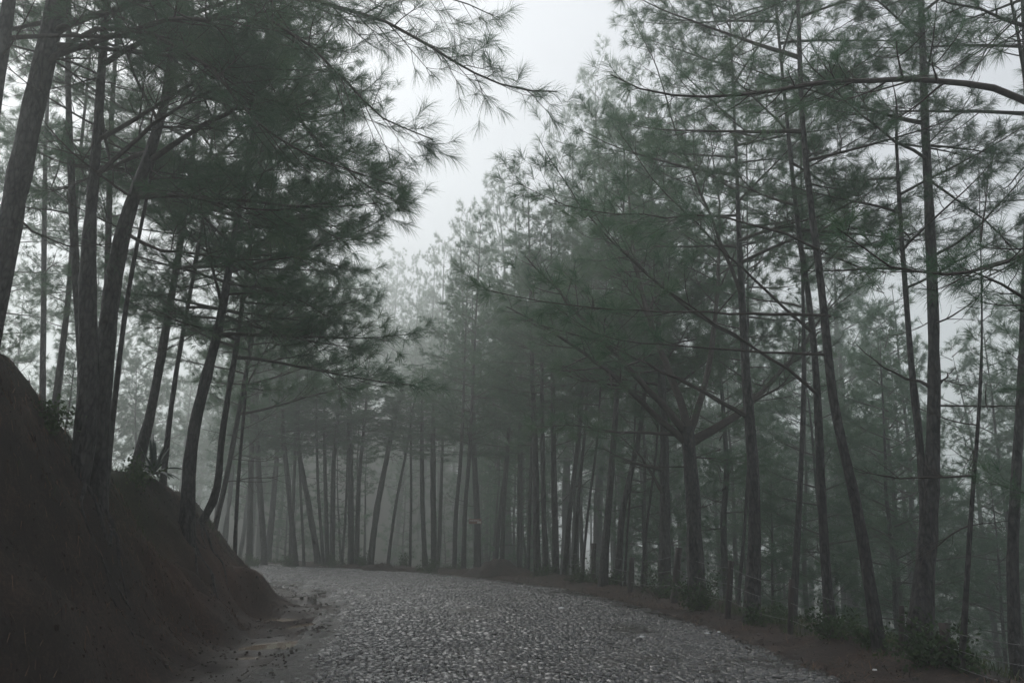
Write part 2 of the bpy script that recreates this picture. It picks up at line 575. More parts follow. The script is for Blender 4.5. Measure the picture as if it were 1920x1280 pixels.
RZ = road_z(SS, TT, RX, RY)
edge = sstep(2.95, 3.35, np.maximum(-TT, TT - 0.35))
RZ = RZ * (1 - edge) + edge * (height(RX, RY) - 0.03)
idx = np.arange(RX.size).reshape(RX.shape)
F = np.stack([idx[:-1, :-1], idx[:-1, 1:], idx[1:, 1:], idx[1:, :-1]], -1).reshape(-1, 4)
road = tag(link('road', mesh_from('road_bed', np.stack([RX, RY, RZ], -1), None, F, M['roadmud'], True)), 'wet cobbled road bending left through the forest', kind='structure')

# cobbles: irregular domed stones in rough rows


def stone_variant(seed):
    r = np.random.default_rng(seed)
    k = 6
    an = np.sort(np.arange(k) * 2 * math.pi / k + r.normal(0, 0.16, k))
    rad = 1 + r.normal(0, 0.10, k)
    px_, py_ = rad * np.cos(an), rad * np.sin(an)
    bot = np.stack([px_ * 1.03, py_ * 1.03, np.full(k, -1.0)], 1)
    top = np.stack([px_ * 0.94, py_ * 0.94, 0.62 + r.normal(0, 0.12, k)], 1)
    inn = np.stack([px_ * 0.66, py_ * 0.66, 0.88 + r.normal(0, 0.10, k)], 1)
    V = np.concatenate([bot, top, inn, [[0, 0, 0.92 + r.normal(0, 0.08)]]])
    i = np.arange(k)
    j = (i + 1) % k
    F4 = np.concatenate([np.stack([i, j, k + j, k + i], 1), np.stack([k + i, k + j, 2 * k + j, 2 * k + i], 1)])
    F3 = np.stack([2 * k + i, 2 * k + j, np.full(k, 3 * k)], 1)
    return V, F3, F4


SV = [stone_variant(100 + i) for i in range(10)]
stones = []
s = 4.6
row = 0
while s < 50:
    t = -3.25 + rng.uniform(0, 0.1)
    dsr = rng.uniform(0.072, 0.098)
    while t < 3.6:
        wd = rng.uniform(0.06, 0.115)
        stones.append((s + rng.normal(0, 0.02), t + wd / 2, wd * 0.5 * 1.0, dsr * 0.5 * rng.uniform(0.9, 1.12)))
        t += wd + 0.006
    s += dsr
    row += 1
st = np.array(stones)
sx, sy = road_point(st[:, 0], st[:, 1])
sz = road_z(st[:, 0], st[:, 1], sx, sy)
# mud has crept over the edges and in patches
cover = 0.034 * sstep(2.7, 3.25, np.abs(st[:, 1] - 0.2 + 0.9 * fbm(sx, sy, 1.6, 71, 3))) + 0.05 * np.clip(fbm(sx, sy * 0.6, 0.9, 73, 4) - 0.05, 0, 1)
cover -= 0.008 * np.exp(-((st[:, 1] + 1.2) / 0.4) ** 2) + 0.006 * np.exp(-((st[:, 1] - 0.8) / 0.4) ** 2)
cover += 0.034 * sstep(0.0, 0.8, -st[:, 1] - 2.25 + 0.8 * fbm(sx, sy, 1.2, 77, 3)) * np.exp(-((st[:, 0] - 15) / 9) ** 2)
sz = sz + 0.004 - cover * 0.8 + rng.normal(0, 0.005, len(st))
keep = cover < 0.055
keep &= np.abs(st[:, 1] - 0.18) < 3.25 + 0.25 * rng.normal(size=len(st)).clip(-1, 1)
st, sx, sy, sz = st[keep], sx[keep], sy[keep], sz[keep]
dx_, dy_ = road_point(st[:, 0] + 0.1, st[:, 1])
yaw = np.arctan2(dy_ - sy, dx_ - sx)
tiltx, tilty = rng.normal(0, 0.12, len(st)), rng.normal(0, 0.16, len(st))
var = rng.integers(0, 10, len(st))
hh = rng.uniform(0.008, 0.020, len(st))
inview = (np.abs(sx) < 0.635 * sy) & (sy > 7.9)
order = np.argsort(np.where(inview, sy, 999))
near = set(order[:290].tolist())
smesh = []
for i, (V, F3, F4) in enumerate(SV):
    smesh.append(mesh_from('stone', V, F3, F4, M['stone'], True))
g = Geo()
for i in range(len(st)):
    mt = Matrix.Translation((sx[i], sy[i], sz[i])) @ Matrix.Rotation(yaw[i], 4, 'Z') @ Matrix.Rotation(tiltx[i], 4, 'X') @ Matrix.Rotation(tilty[i], 4, 'Y') @ Matrix.Diagonal((st[i, 3], st[i, 2], hh[i], 1))
    if i in near:
        link('stone', smesh[var[i]], road, mtx=mt)
    else:
        V, F3, F4 = SV[var[i]]
        a = np.array(mt)
        g.add(V @ a[:3, :3].T + a[:3, 3], F3, F4)
tag(link('cobblestones', g.mesh('cobblestones', M['stone'], True), road), kind='stuff')

# ------------------------------------------------------------------ pine foliage


def needles(P, D, n, length, width, droop, seg2=True, spread=1.0, back=0.10):
    """P, D: (m,3) tuft points and directions -> blades fanning out of the shoot."""
    m_ = len(P)
    P = np.repeat(P, n, 0)
    D = np.repeat(D, n, 0)
    Rn = rng.normal(size=(m_ * n, 3))
    Rn -= (Rn * D).sum(1)[:, None] * D
    Rn /= np.linalg.norm(Rn, axis=1)[:, None] + 1e-9
    ang = rng.uniform(0.15, 1.15, m_ * n) * spread
    dr = D * np.cos(ang)[:, None] + Rn * np.sin(ang)[:, None]
    L = length * rng.uniform(0.7, 1.1, m_ * n)
    b = P - D * (rng.uniform(0, back, m_ * n))[:, None]
    mid = b + dr * (L * 0.5)[:, None]
    mid[:, 2] -= droop * L * 0.12
    d2 = dr.copy()
    d2[:, 2] -= droop * rng.uniform(0.4, 1.1, m_ * n)
    d2 /= np.linalg.norm(d2, axis=1)[:, None]
    tip = mid + d2 * (L * 0.5)[:, None]
    sd_ = np.cross(dr, rng.normal(size=(m_ * n, 3)))
    sd_ /= np.linalg.norm(sd_, axis=1)[:, None] + 1e-9
    sd_ *= width / 2
    if seg2:
        V = np.stack([b - sd_ * 0.6, b + sd_ * 0.6, mid + sd_, mid - sd_, tip], 1)
        k = np.arange(m_ * n)[:, None] * 5
        F4 = k + np.array([[0, 1, 2, 3]])
        F3 = k + np.array([[3, 2, 4]])
        return V.reshape(-1, 3), F3, F4
    V = np.stack([b - sd_, b + sd_, tip], 1)
    return V.reshape(-1, 3), np.arange(m_ * n * 3).reshape(-1, 3), None


def norm(v): return v / (np.linalg.norm(v) + 1e-9)


def curve_path(p, d, L, n, sag, lift, wob):
    """a shoot: starts along d, sags, and turns up towards its tip"""
    pts = [np.array(p, float)]
    d = norm(np.array(d, float))
    for i in range(n):
        f = (i + 1) / n
        d = d + np.array([0, 0, -sag * (1 - f) + lift * f]) / n + rng.normal(0, wob, 3) / math.sqrt(n)
        d = norm(d)
        pts.append(pts[-1] + d * L / n)
    return np.array(pts)


def grow(main, r0, sec_n=14, sec_len=0.42, tert=4, tuft_n=40, nlen=0.22, nwid=0.004, droop=0.6, sag=0.5, lift=0.9, start=0.22, seg2=True, sides=(6, 4, 3), tuft_mid=1, bare=0.0, vert=0.25):
    """wood and needles of one bough along the polyline main"""
    wood = Geo()
    main = np.asarray(main, float)
    seg = np.linalg.norm(np.diff(main, axis=0), axis=1)
    S_ = np.concatenate([[0], np.cumsum(seg)])
    L = S_[-1]
    R = r0 * (1 - 0.86 * (S_ / L) ** 0.8)
    wood.tube(main, R, sides[0], 0.06)
    TP, TD = [], []

    def pt(f):
        return np.array([np.interp(f * L, S_, main[:, k]) for k in range(3)])

    TP.append(main[-1]); TD.append(norm(main[-1] - main[-2]))
    side = 1
    for i in range(sec_n):
        f = start + (0.97 - start) * (i + rng.uniform(-0.3, 0.3)) / max(sec_n - 1, 1)
        f = min(max(f, 0.05), 0.98)
        p = pt(f)
        T_ = norm(pt(min(f + 0.04, 1)) - pt(max(f - 0.04, 0)))
        Sd = norm(np.cross(T_, [0, 0, 1])) * side
        side = -side
        a = rng.uniform(0.55, 1.15)
        d = T_ * math.cos(a) + Sd * math.sin(a) + np.array([0, 0, rng.normal(0, vert)])
        l2 = sec_len * L * (1.05 - 0.72 * f) * rng.uniform(0.6, 1.25) * min(1, 0.55 + f * 1.6)
        l2 = min(max(l2, 0.18), 2.4)
        pp = curve_path(p, d, l2, 6, sag, lift, 0.16)
        rr = max(0.004, r0 * (1 - 0.8 * f) * 0.42)
        wood.tube(pp, np.linspace(rr, rr * 0.4, 7), sides[1])
        dead = rng.random() < bare
        if not dead:
            TP.append(pp[-1]); TD.append(norm(pp[-1] - pp[-2]))
        nt3 = int(round(tert * l2 / 0.9 + rng.uniform(-0.5, 0.5)))
        sd2 = 1
        for j in range(nt3):
            q = 1 + int((len(pp) - 2) * (0.3 + 0.7 * (j + rng.random()) / max(nt3, 1)))
            q = min(q, len(pp) - 2)
            T2 = norm(pp[q + 1] - pp[q])
            S2 = norm(np.cross(T2, [0, 0, 1])) * sd2
            sd2 = -sd2
            d3 = T2 * 0.7 + S2 * rng.uniform(0.4, 0.9) + np.array([0, 0, rng.normal(0.05, 0.3)])
            l3 = rng.uniform(0.18, 0.5) * min(1.0, 0.5 + l2)
            p3 = curve_path(pp[q], d3, l3, 4, sag * 0.5, lift, 0.18)
            wood.tube(p3, np.linspace(rr * 0.5, rr * 0.25, 5), sides[2])
            if not dead:
                TP.append(p3[-1]); TD.append(norm(p3[-1] - p3[-2]))
                if tuft_mid and rng.random() < 0.4 * tuft_mid:
                    TP.append(p3[-2]); TD.append(norm(p3[-1] - p3[-3]))
    ng = Geo()
    V, F3, F4 = needles(np.array(TP), np.array(TD), tuft_n, nlen, nwid, droop, seg2)
    ng.add(V, F3, F4)
    return wood, ng


def arc_main(L, rise, sag, lift, n=12, wob=0.10):
    return curve_path((0, 0, 0), (1, 0, rise), L, n, sag, lift, wob)


NEAR, FAR, DEAD = [], [], []
for i in range(12):
    L = 3.0
    mn = arc_main(L, rng.uniform(-0.05, 0.35), rng.uniform(0.2, 0.8), rng.uniform(0.3, 1.0))
    wd, nd = grow(mn, 0.035, sec_n=13, sec_len=0.38, tert=5, tuft_n=44, nlen=0.24, nwid=0.0048, droop=0.75)
    NEAR.append((wd.mesh('branch', M['twig']), nd.mesh('needles', M['needle'])))
for i in range(6):
    mn = arc_main(2.0, rng.uniform(-0.3, 0.5), rng.uniform(0.1, 1.0), rng.uniform(0.0, 1.2), 9, 0.2)
    g = Geo()
    g.tube(mn, np.linspace(0.022, 0.005, len(mn)), 5)
    for j in range(rng.integers(4, 9)):
        q = rng.integers(2, 8)
        d = norm(mn[q + 1] - mn[q]) + rng.normal(0, 0.7, 3)
        pp = curve_path(mn[q], d, rng.uniform(0.2, 0.9), 5, 0.3, 0.5, 0.25)
        g.tube(pp, np.linspace(0.009, 0.003, 6), 4)
    DEAD.append(g.mesh('dead_branch', M['twig']))

# whole crowns for the trees further off: unit height 1, unit radius 1
CROWNS = []
for i in range(7):
    wood, ned = Geo(), Geo()
    H = 10.0
    nb = 33
    for b_ in range(nb):
        f = max((b_ + rng.uniform(-0.4, 0.4)) / nb, 0.0)
        z = 0.2 + f * (H - 0.15)
        prof = (0.55 + 0.45 * sstep(0, 0.25, f)) * (1 - 0.78 * f ** 1.3)
        L = max(0.95, 3.1 * prof * rng.uniform(0.65, 1.15))
        az = b_ * 2.399 + rng.normal(0, 0.4)
        mn = arc_main(L, 0.1 + 0.5 * f + rng.normal(0, 0.12), rng.uniform(0.1, 0.5), rng.uniform(0.4, 1.1), 7)
        wd, nd = grow(mn, 0.012 + 0.008 * L, sec_n=int(5 + L * 2.4), sec_len=0.42, tert=4, tuft_n=24, nlen=0.28, nwid=0.013, droop=0.6, seg2=False, sides=(4, 3, 3), tuft_mid=1.0)
        c, s_ = math.cos(az), math.sin(az)
        Rz = np.array([[c, -s_, 0], [s_, c, 0], [0, 0, 1]])
        for G, dst in ((wd, wood), (nd, ned)):
            V = np.concatenate(G.V) @ Rz.T + np.array([0, 0, z])
            dst.add(V, np.concatenate(G.F3) if G.F3 else None, np.concatenate(G.F4) if G.F4 else None)
    CROWNS.append((wood.mesh('limbs', M['twig']), ned.mesh('crown', M['needle'])))
print('crown tris', sum(len(c[1].polygons) for c in CROWNS))


def trunk_mesh(P, R, name='trunk', k=12, flare=1.18):
    """P world-relative polyline bottom to top with radii, resampled with bark unevenness"""
    P, R = np.asarray(P, float), np.asarray(R, float)
    S_ = np.concatenate([[0], np.cumsum(np.linalg.norm(np.diff(P, axis=0), axis=1))])
    n = max(8, int(S_[-1] / 0.30))
    s_ = np.linspace(0, S_[-1], n)
    # smooth the path
    Q = np.stack([np.interp(s_, S_, P[:, j]) for j in range(3)], 1)
    for _ in range(4):
        Q[1:-1] = 0.25 * Q[:-2] + 0.5 * Q[1:-1] + 0.25 * Q[2:]
    rr = np.interp(s_, S_, R)
    rr = rr * (1 + (flare - 1) * np.exp(-((s_ - 0.3) / 0.35).clip(0) ** 1.2))
    rr *= 1 + rng.normal(0, 0.03, n)
    g = Geo()
    g.tube(Q, rr, k, 0.045 if k > 7 else 0.02)
    return g.mesh(name, M['bark'], True), Q, rr


def path_at(Q, z):
    return np.array([np.interp(z, Q[:, 2], Q[:, j]) for j in range(3)])


def put_branch(root, Q, z, az, L, variant, elev=0.0, dead=False, srad=1.0):
    p = path_at(Q, z)
    sc = L / (2.0 if dead else 3.0)
    mt = Matrix.Translation(p) @ Matrix.Rotation(az, 4, 'Z') @ Matrix.Rotation(-elev, 4, 'Y') @ Matrix.Diagonal((sc, sc, sc, 1))
    if dead:
        return link('dead_branch', DEAD[variant % len(DEAD)], root, mtx=mt)
    wd, nd = NEAR[variant % len(NEAR)]
    o = link('branch', wd, root, mtx=mt)
    link('needles', nd, o)
    return o


def make_tree(pts, d, H, label, group, crown=(5, 16), nb=26, blen=2.8, lean_keep=0.6, mode='near', ndead=4, base_z=None, dead_z=None, radk=1.0, azi=None, sink=0.35, slant=0.0):
    """pts: [(px, py, width_px)] from foot to top in the photograph, at distance d (slant: metres of depth gained per metre of height)"""
    W = []
    for (px, py, wpx) in pts:
        P = at(px, py, d)
        if slant:
            P = at(px, py, d + slant * (P.z))
        W.append((P, wpx * P.y / (FPX * CA) / 2 * radk * 0.76))
    P0 = W[0][0]
    gz = hgt(P0.x, P0.y) if base_z is None else base_z
    base = Vector((P0.x, P0.y, gz))
    if P0.z > gz + 0.05:                      # carry the foot down to the soil
        dirn = (W[1][0] - P0) if len(W) > 1 else Vector((0, 0, 1))
        k = (P0.z - gz) / max(dirn.z, 0.3)
        foot = P0 - dirn * min(k, 1.5) * 0.6
        base = Vector((foot.x, foot.y, hgt(foot.x, foot.y)))
        W.insert(0, (base.copy(), W[0][1] * 1.12))
    W.insert(0, (Vector((base.x, base.y, min(base.z, P0.z) - sink)), W[0][1] * 1.05))
    # continue to the top
    (Pa, ra), (Pb, rb) = W[-2], W[-1]
    dr = (Pb - Pa).normalized()
    dr = Vector((dr.x * lean_keep, dr.y, abs(dr.z))).normalized()
    z = Pb.z
    if H > z + 1:
        n = 5
        for i in range(1, n + 1):
            f = i / n
            P = Pb + dr * ((H - z) * f / dr.z)
            W.append((P, rb * (1 - f * 0.85)))
    root = bpy.data.objects.new('pine_tree', None)
    root.empty_display_size = 0.3
    COL.objects.link(root)
    root.location = base
    tag(root, label, 'tree', group)
    Pl = [np.array(p - base) for p, r in W]
    Rl = [r for p, r in W]
    me_, Q, rr = trunk_mesh(Pl, Rl, k=14 if mode == 'near' else 8)
    link('trunk', me_, root)
    Hl = H - base.z
    z0, z1 = crown[0] - base.z, min(crown[1] - base.z, Hl)
    if mode == 'near':
        for i in range(nb):
            f = (i + rng.uniform(-0.3, 0.3)) / nb
            f = min(max(f, 0), 1)
            zz = z0 + (z1 - z0) * f
            az = (i * 2.399 + rng.normal(0, 0.35)) if azi is None else azi + rng.normal(0, 1.0)
            L = blen * (1 - 0.6 * f ** 1.4) * rng.uniform(0.7, 1.25)
            put_branch(root, Q, zz, az, L, int(rng.integers(0, 12)), rng.normal(0.12 + 0.3 * f, 0.15))
        put_branch(root, Q, z1 - 0.05, 0, 1.2, 3, 1.3)
    else:
        wd, nd = CROWNS[int(rng.integers(0, len(CROWNS)))]
        pa, pb = path_at(Q, z0), path_at(Q, z1)
        ax = Vector(pb - pa)
        q = ax.to_track_quat('Z', 'Y').to_matrix().to_4x4()
        sr = blen / 3.1
        mt = Matrix.Translation(pa) @ q @ Matrix.Rotation(rng.uniform(0, 6.28), 4, 'Z') @ Matrix.Diagonal((sr, sr, ax.length / 10.0, 1))
        link('crown', nd, root, mtx=mt)
        link('limbs', wd, root, mtx=mt)
    for i in range(ndead):
        lo, hi = (z0 * 0.45, z0 + 1.0) if dead_z is None else dead_z
        put_branch(root, Q, rng.uniform(lo, hi), rng.uniform(0, 6.28), rng.uniform(0.5, 1.7), int(rng.integers(0, 6)), rng.normal(0.1, 0.25), True)
    root['qx'] = 0
    del root['qx']
    return root, Q, base


def bough(root, base, pts, wpx, name='branch', **kw):
    """a bough of this tree traced at its own distances: pts [(px, py, d)]"""
    P = np.array([at(*p) for p in pts])
    seg = np.concatenate([[0], np.cumsum(np.linalg.norm(np.diff(P, axis=0), axis=1))])
    n = max(8, int(seg[-1] / 0.3))
    s_ = np.linspace(0, seg[-1], n)
    Q = np.stack([np.interp(s_, seg, P[:, j]) for j in range(3)], 1)
    for _ in range(3):
        Q[1:-1] = 0.25 * Q[:-2] + 0.5 * Q[1:-1] + 0.25 * Q[2:]
    Q[1:-1] += rng.normal(0, 0.012, Q[1:-1].shape)
    Q = Q - np.array(base)
    r0 = wpx * P[0][1] / (FPX * CA) / 2
    a = dict(sec_n=int(5 + seg[-1] * 3.2), sec_len=0.30, tert=4, tuft_n=44, nlen=0.23, nwid=0.004, droop=0.7)
    a.update(kw)
    wd, nd = grow(Q, r0, **a)
    o = link(name, wd.mesh('branch', M['twig']), root)
    link('needles', nd.mesh('needles', M['needle']), o)
    return o


# ------------------------------------------------------------------ trees on the right-hand verge
G_R = 'pines along the right-hand verge'
G_L = 'pines on the left bank'
G_F = 'pines along the far side of the bend'

T = {}
T['twin'] = make_tree([(1720, 1238, 62), (1735, 1062, 44), (1746, 927, 36), (1752, 791, 29), (1751, 600, 26), (1743, 400, 24), (1733, 200, 20), (1728, 20, 16)], 10.4, 15.5,
                      'thick pine on right verge forking low into two stems beside the short post', G_R, crown=(6.8, 15.5), nb=20, blen=2.6, ndead=5)
T['leaning'] = make_tree([(1655, 1244, 32), (1634, 1130, 28), (1622, 1026, 26), (1597, 904, 24), (1568, 791, 22), (1553, 690, 21), (1548, 600, 19), (1533, 480, 18), (1515, 350, 16), (1502, 200, 14), (1497, 20, 10)], 10.6, 15.0,
                         'slender pine curving up to the left, bare below, left of the two-stemmed pine', G_R, crown=(6.6, 15), nb=18, blen=2.6, ndead=6)
T['straight'] = make_tree([(1560, 1205, 30), (1548, 1062, 22), (1540, 927, 20), (1535, 791, 19), (1531, 700, 17), (1518, 560, 15), (1500, 460, 13), (1486, 330, 11)], 12.2, 14.0,
                          'medium straight pine on right verge close left of the curved slender pine', G_R, crown=(6.2, 14), nb=18, blen=2.6, ndead=5)
T['knobbly'] = make_tree([(1408, 1152, 36), (1416, 1000, 30), (1414, 900, 27), (1406, 790, 25), (1398, 700, 22), (1392, 580, 18), (1386, 460, 14), (1382, 330, 9)], 14.6, 14.0,
                         'straight dark pine with knobbly bark on the verge behind the leaning fence post', G_R, crown=(6.5, 14), nb=30, blen=3.1, ndead=6)
T['fork'] = make_tree([(1308, 1132, 46), (1303, 1040, 36), (1299, 930, 33), (1293, 840, 32), (1288, 800, 32)], 17.0, 4.0,
                      'stout old pine on the verge dividing into heavy spreading limbs at mid height', G_R, crown=(3.0, 3.6), nb=1, blen=1.5, ndead=3, dead_z=(1.5, 3.2))
T['behind'] = make_tree([(1246, 1117, 34), (1247, 972, 24), (1246, 818, 21), (1240, 700, 18), (1232, 560, 14)], 21.0, 13.0,
                        'grey pine with crooked side limbs behind the verge, left of the stout forked pine', G_R, crown=(5, 13), nb=30, blen=2.9, ndead=5)
T['thin'] = make_tree([(1796, 1285, 15), (1813, 1130, 12), (1815, 1017, 11), (1830, 858, 9), (1839, 720, 8), (1843, 640, 5)], 9.2, 6.0,
                      'very thin bare crooked sapling pine standing right of the short fence post', G_R, crown=(3.6, 5.0), nb=0, blen=0.8, ndead=6, dead_z=(1.2, 4.4))
T['edge'] = make_tree([(1912, 1290, 34), (1896, 1110, 26), (1900, 972, 24), (1912, 791, 20), (1920, 600, 18), (1930, 300, 14)], 10.5, 14,
                      'dark pine at the extreme right edge of the picture beyond the fence', G_R, crown=(7, 14), nb=18, blen=2.6, ndead=5)
T['mid'] = make_tree([(1484, 1185, 20), (1495, 1017, 15), (1504, 836, 12), (1508, 700, 10)], 15.5, 12,
                     'slim bark-dark pine a little down the slope between straight pine and knobbly pine', G_R, crown=(5.5, 12), nb=14, blen=2.2, ndead=5)
T['crooked'] = make_tree([(1158, 1100, 18), (1166, 954, 14), (1190, 858, 13), (1207, 768, 11), (1215, 640, 9)], 22.5, 12.5,
                         'crooked slim pine bending right as it rises left of the grey pine', G_R, crown=(5.5, 12.5), nb=26, blen=2.7, ndead=4)
T['upright'] = make_tree([(1130, 1098, 22), (1139, 972, 16), (1150, 836, 15), (1158, 723, 12), (1166, 560, 9)], 22.0, 14,
                         'upright pine with a slight right lean immediately left of the crooked slim pine', G_R, crown=(5.5, 14), nb=28, blen=3.0, ndead=4)
# twin's second stem
r_, Q_, b_ = T['twin']
g = Geo()
sp = np.array([at(1733, 985, 10.4), at(1733, 910, 10.45), at(1727, 836, 10.5), at(1713, 745, 10.6), at(1706, 650, 10.7), at(1694, 500, 10.9), at(1683, 330, 11.1), at(1680, 200, 11.3)]) - np.array(b_)
me_, Q2, _ = trunk_mesh(sp, 0.8 * np.array([20, 19, 17, 16, 14, 12, 9, 6]) * 10.5 / FPX / 2, 'second_stem', 10, 1.0)
link('second_stem', me_, r_)
for i in range(9):
    put_branch(r_, Q2, 4.8 + i * 0.3, i * 2.4, 2.0, i, 0.2)

# heavy limbs of the forked pine
r_, Q_, b_ = T['fork']
for nm, pts, wp in (('limb', [(1289, 815, 17), (1250, 770, 16.9), (1190, 700, 16.6), (1130, 640, 16.2), (1060, 560, 15.8), (985, 480, 15.4)], 22),
                    ('limb', [(1287, 830, 17), (1240, 790, 17), (1180, 730, 16.7), (1100, 665, 16.2), (1020, 610, 15.7), (950, 575, 15.2)], 20),
                    ('limb', [(1292, 830, 17), (1345, 800, 17.2), (1400, 770, 17.4), (1440, 720, 17.7), (1500, 660, 18), (1560, 560, 18.3)], 26),
                    ('limb', [(1284, 815, 17), (1220, 812, 17.1), (1150, 812, 17.2), (1080, 792, 17.3), (1000, 800, 17.4)], 11),
                    ('limb', [(1290, 805, 17), (1276, 745, 17.1), (1230, 640, 17.3), (1200, 540, 17.5), (1180, 420, 17.7), (1176, 300, 17.9)], 24),
                    ('limb', [(1294, 808, 17), (1330, 700, 17.4), (1345, 560, 17.8), (1350, 400, 18.2), (1330, 240, 18.6)], 19)):
    bough(r_, b_, pts, wp * 0.72, 'limb', start=0.35, sec_n=18, sec_len=0.34, sides=(8, 4, 3))

# long boughs reaching over the road from the right
r_, Q_, b_ = T['leaning']
bough(r_, b_, [(1556, 592, 10.6), (1440, 588, 10.2), (1300, 586, 9.8), (1150, 580, 9.5), (1050, 572, 9.3), (960, 556, 9.1), (908, 543, 9.0)], 7, start=0.5, sec_n=12, sec_len=0.2)
bough(r_, b_, [(1556, 665, 10.6), (1480, 664, 10.4), (1380, 658, 10.3), (1260, 650, 10.2), (1150, 643, 10.0), (1080, 620, 9.9), (1035, 570, 9.8)], 6, start=0.55, sec_n=9, sec_len=0.18)
bough(r_, b_, [(1540, 470, 10.6), (1460, 430, 10.2), (1380, 408, 9.8), (1270, 404, 9.4), (1150, 400, 9.1), (1060, 392, 8.9), (1010, 375, 8.8), (968, 342, 8.7)], 6, start=0.45, sec_n=14, sec_len=0.22)
r_, Q_, b_ = T['straight']
bough(r_, b_, [(1534, 740, 12.2), (1480, 690, 12.0), (1420, 655, 11.8), (1330, 600, 11.5), (1240, 540, 11.3), (1160, 470, 11.0), (1100, 380, 10.8)], 7, start=0.5, sec_n=12, sec_len=0.22)
bough(r_, b_, [(1530, 630, 12.2), (1450, 560, 12.0), (1380, 490, 11.8), (1300, 420, 11.5), (1220, 330, 11.2), (1150, 235, 11.0)], 7, start=0.35, sec_n=16, sec_len=0.25)
r_, Q_, b_ = T['knobbly']
bough(r_, b_, [(1402, 782, 14.6), (1340, 745, 14.3), (1250, 700, 14.0), (1150, 650, 13.6), (1080, 625, 13.2), (1010, 610, 12.8)], 9, start=0.45, sec_n=12, sec_len=0.2)
bough(r_, b_, [(1396, 640, 14.6), (1300, 590, 14.2), (1200, 500, 13.8), (1110, 420, 13.4), (1050, 330, 13.0), (1010, 260, 12.8)], 8, start=0.35, sec_n=16, sec_len=0.25)
bough(r_, b_, [(1392, 560, 14.6), (1340, 420, 14.4), (1270, 260, 14.2), (1230, 120, 14.0), (1180, 20, 13.8)], 8, start=0.3, sec_n=18, sec_len=0.25)
r_, Q_, b_ = T['behind']
for pts in ([(1246, 930, 21), (1225, 890, 20.8), (1200, 850, 20.6), (1160, 815, 20.2)], [(1246, 880, 21), (1190, 870, 20.4), (1130, 840, 20)]):
    bough(r_, b_, pts, 9, start=0.5, sec_n=5, bare=0.5)
r_, Q_, b_ = T['twin']
bough(r_, b_, [(1742, 724, 10.4), (1690, 708, 10.3), (1650, 685, 10.2), (1625, 662, 10.1), (1605, 645, 10.0)], 7, 'dead_branch', start=0.6, sec_n=3, sec_len=0.12, tert=1, tuft_n=1)
bough(r_, b_, [(1758, 720, 10.4), (1780, 700, 10.4), (1792, 688, 10.4)], 6, 'dead_branch', start=0.4, sec_n=2, sec_len=0.2, tert=1, tuft_n=1)
bough(r_, b_, [(1740, 300, 10.4), (1660, 250, 10.0), (1580, 190, 9.7), (1500, 100, 9.4), (1440, 10, 9.2)], 7, start=0.3, sec_n=14, sec_len=0.25)
bough(r_, b_, [(1745, 340, 10.4), (1810, 380, 10.2), (1880, 440, 10.0), (1960, 540, 9.8)], 6, start=0.3, sec_n=12, sec_len=0.3)
bough(r_, b_, [(1748, 480, 10.4), (1840, 440, 10.2), (1920, 330, 10.0), (1990, 240, 9.9)], 6, start=0.3, sec_n=12, sec_len=0.3)

# a pine just outside the right edge whose boughs hang into the picture
T['outer'] = make_tree([(2080, 1300, 46), (2060, 900, 40), (2050, 500, 34), (2040, 100, 26)], 7.4, 12.5,
                       'nearest pine on right, its trunk outside the picture and its dark boughs hanging in', G_R, crown=(9, 12.5), nb=8, blen=2.2, ndead=2)
r_, Q_, b_ = T['outer']
bough(r_, b_, [(2050, 260, 7.4), (1930, 180, 7.2), (1860, 155, 7.0), (1750, 149, 6.9), (1620, 150, 6.8), (1500, 155, 6.8), (1400, 180, 6.8), (1330, 192, 6.8), (1260, 188, 6.8), (1190, 170, 6.9), (1145, 140, 6.9)], 18, start=0.35, sec_n=20, sec_len=0.14, nwid=0.003, tuft_n=36)
bough(r_, b_, [(2050, 120, 7.4), (1930, 55, 7.2), (1830, 15, 7.0), (1740, -10, 6.9)], 16, start=0.2, sec_n=14, sec_len=0.25, nwid=0.003)
bough(r_, b_, [(2050, 420, 7.4), (1950, 465, 7.0), (1870, 500, 6.6), (1800, 517, 6.3), (1730, 518, 6.1), (1660, 515, 5.9), (1620, 480, 5.8), (1580, 445, 5.7), (1566, 425, 5.7)], 13, start=0.2, sec_n=18, sec_len=0.18, nwid=0.003, tuft_n=42)
bough(r_, b_, [(2050, 600, 7.4), (1960, 590, 7.2), (1900, 540, 7.0), (1860, 520, 6.9), (1800, 500, 6.8)], 14, start=0.15, sec_n=12, sec_len=0.3, nwid=0.003)
bough(r_, b_, [(2060, 760, 7.4), (1980, 720, 7.2), (1930, 700, 7.1), (1885, 655, 7.0)], 7, start=0.3, sec_n=7, sec_len=0.25, nwid=0.003)
bough(r_, b_, [(2060, 980, 7.4), (1990, 950, 7.2), (1930, 930, 7.1), (1862, 902, 7.0)], 5, start=0.4, sec_n=5, sec_len=0.2, nwid=0.003)

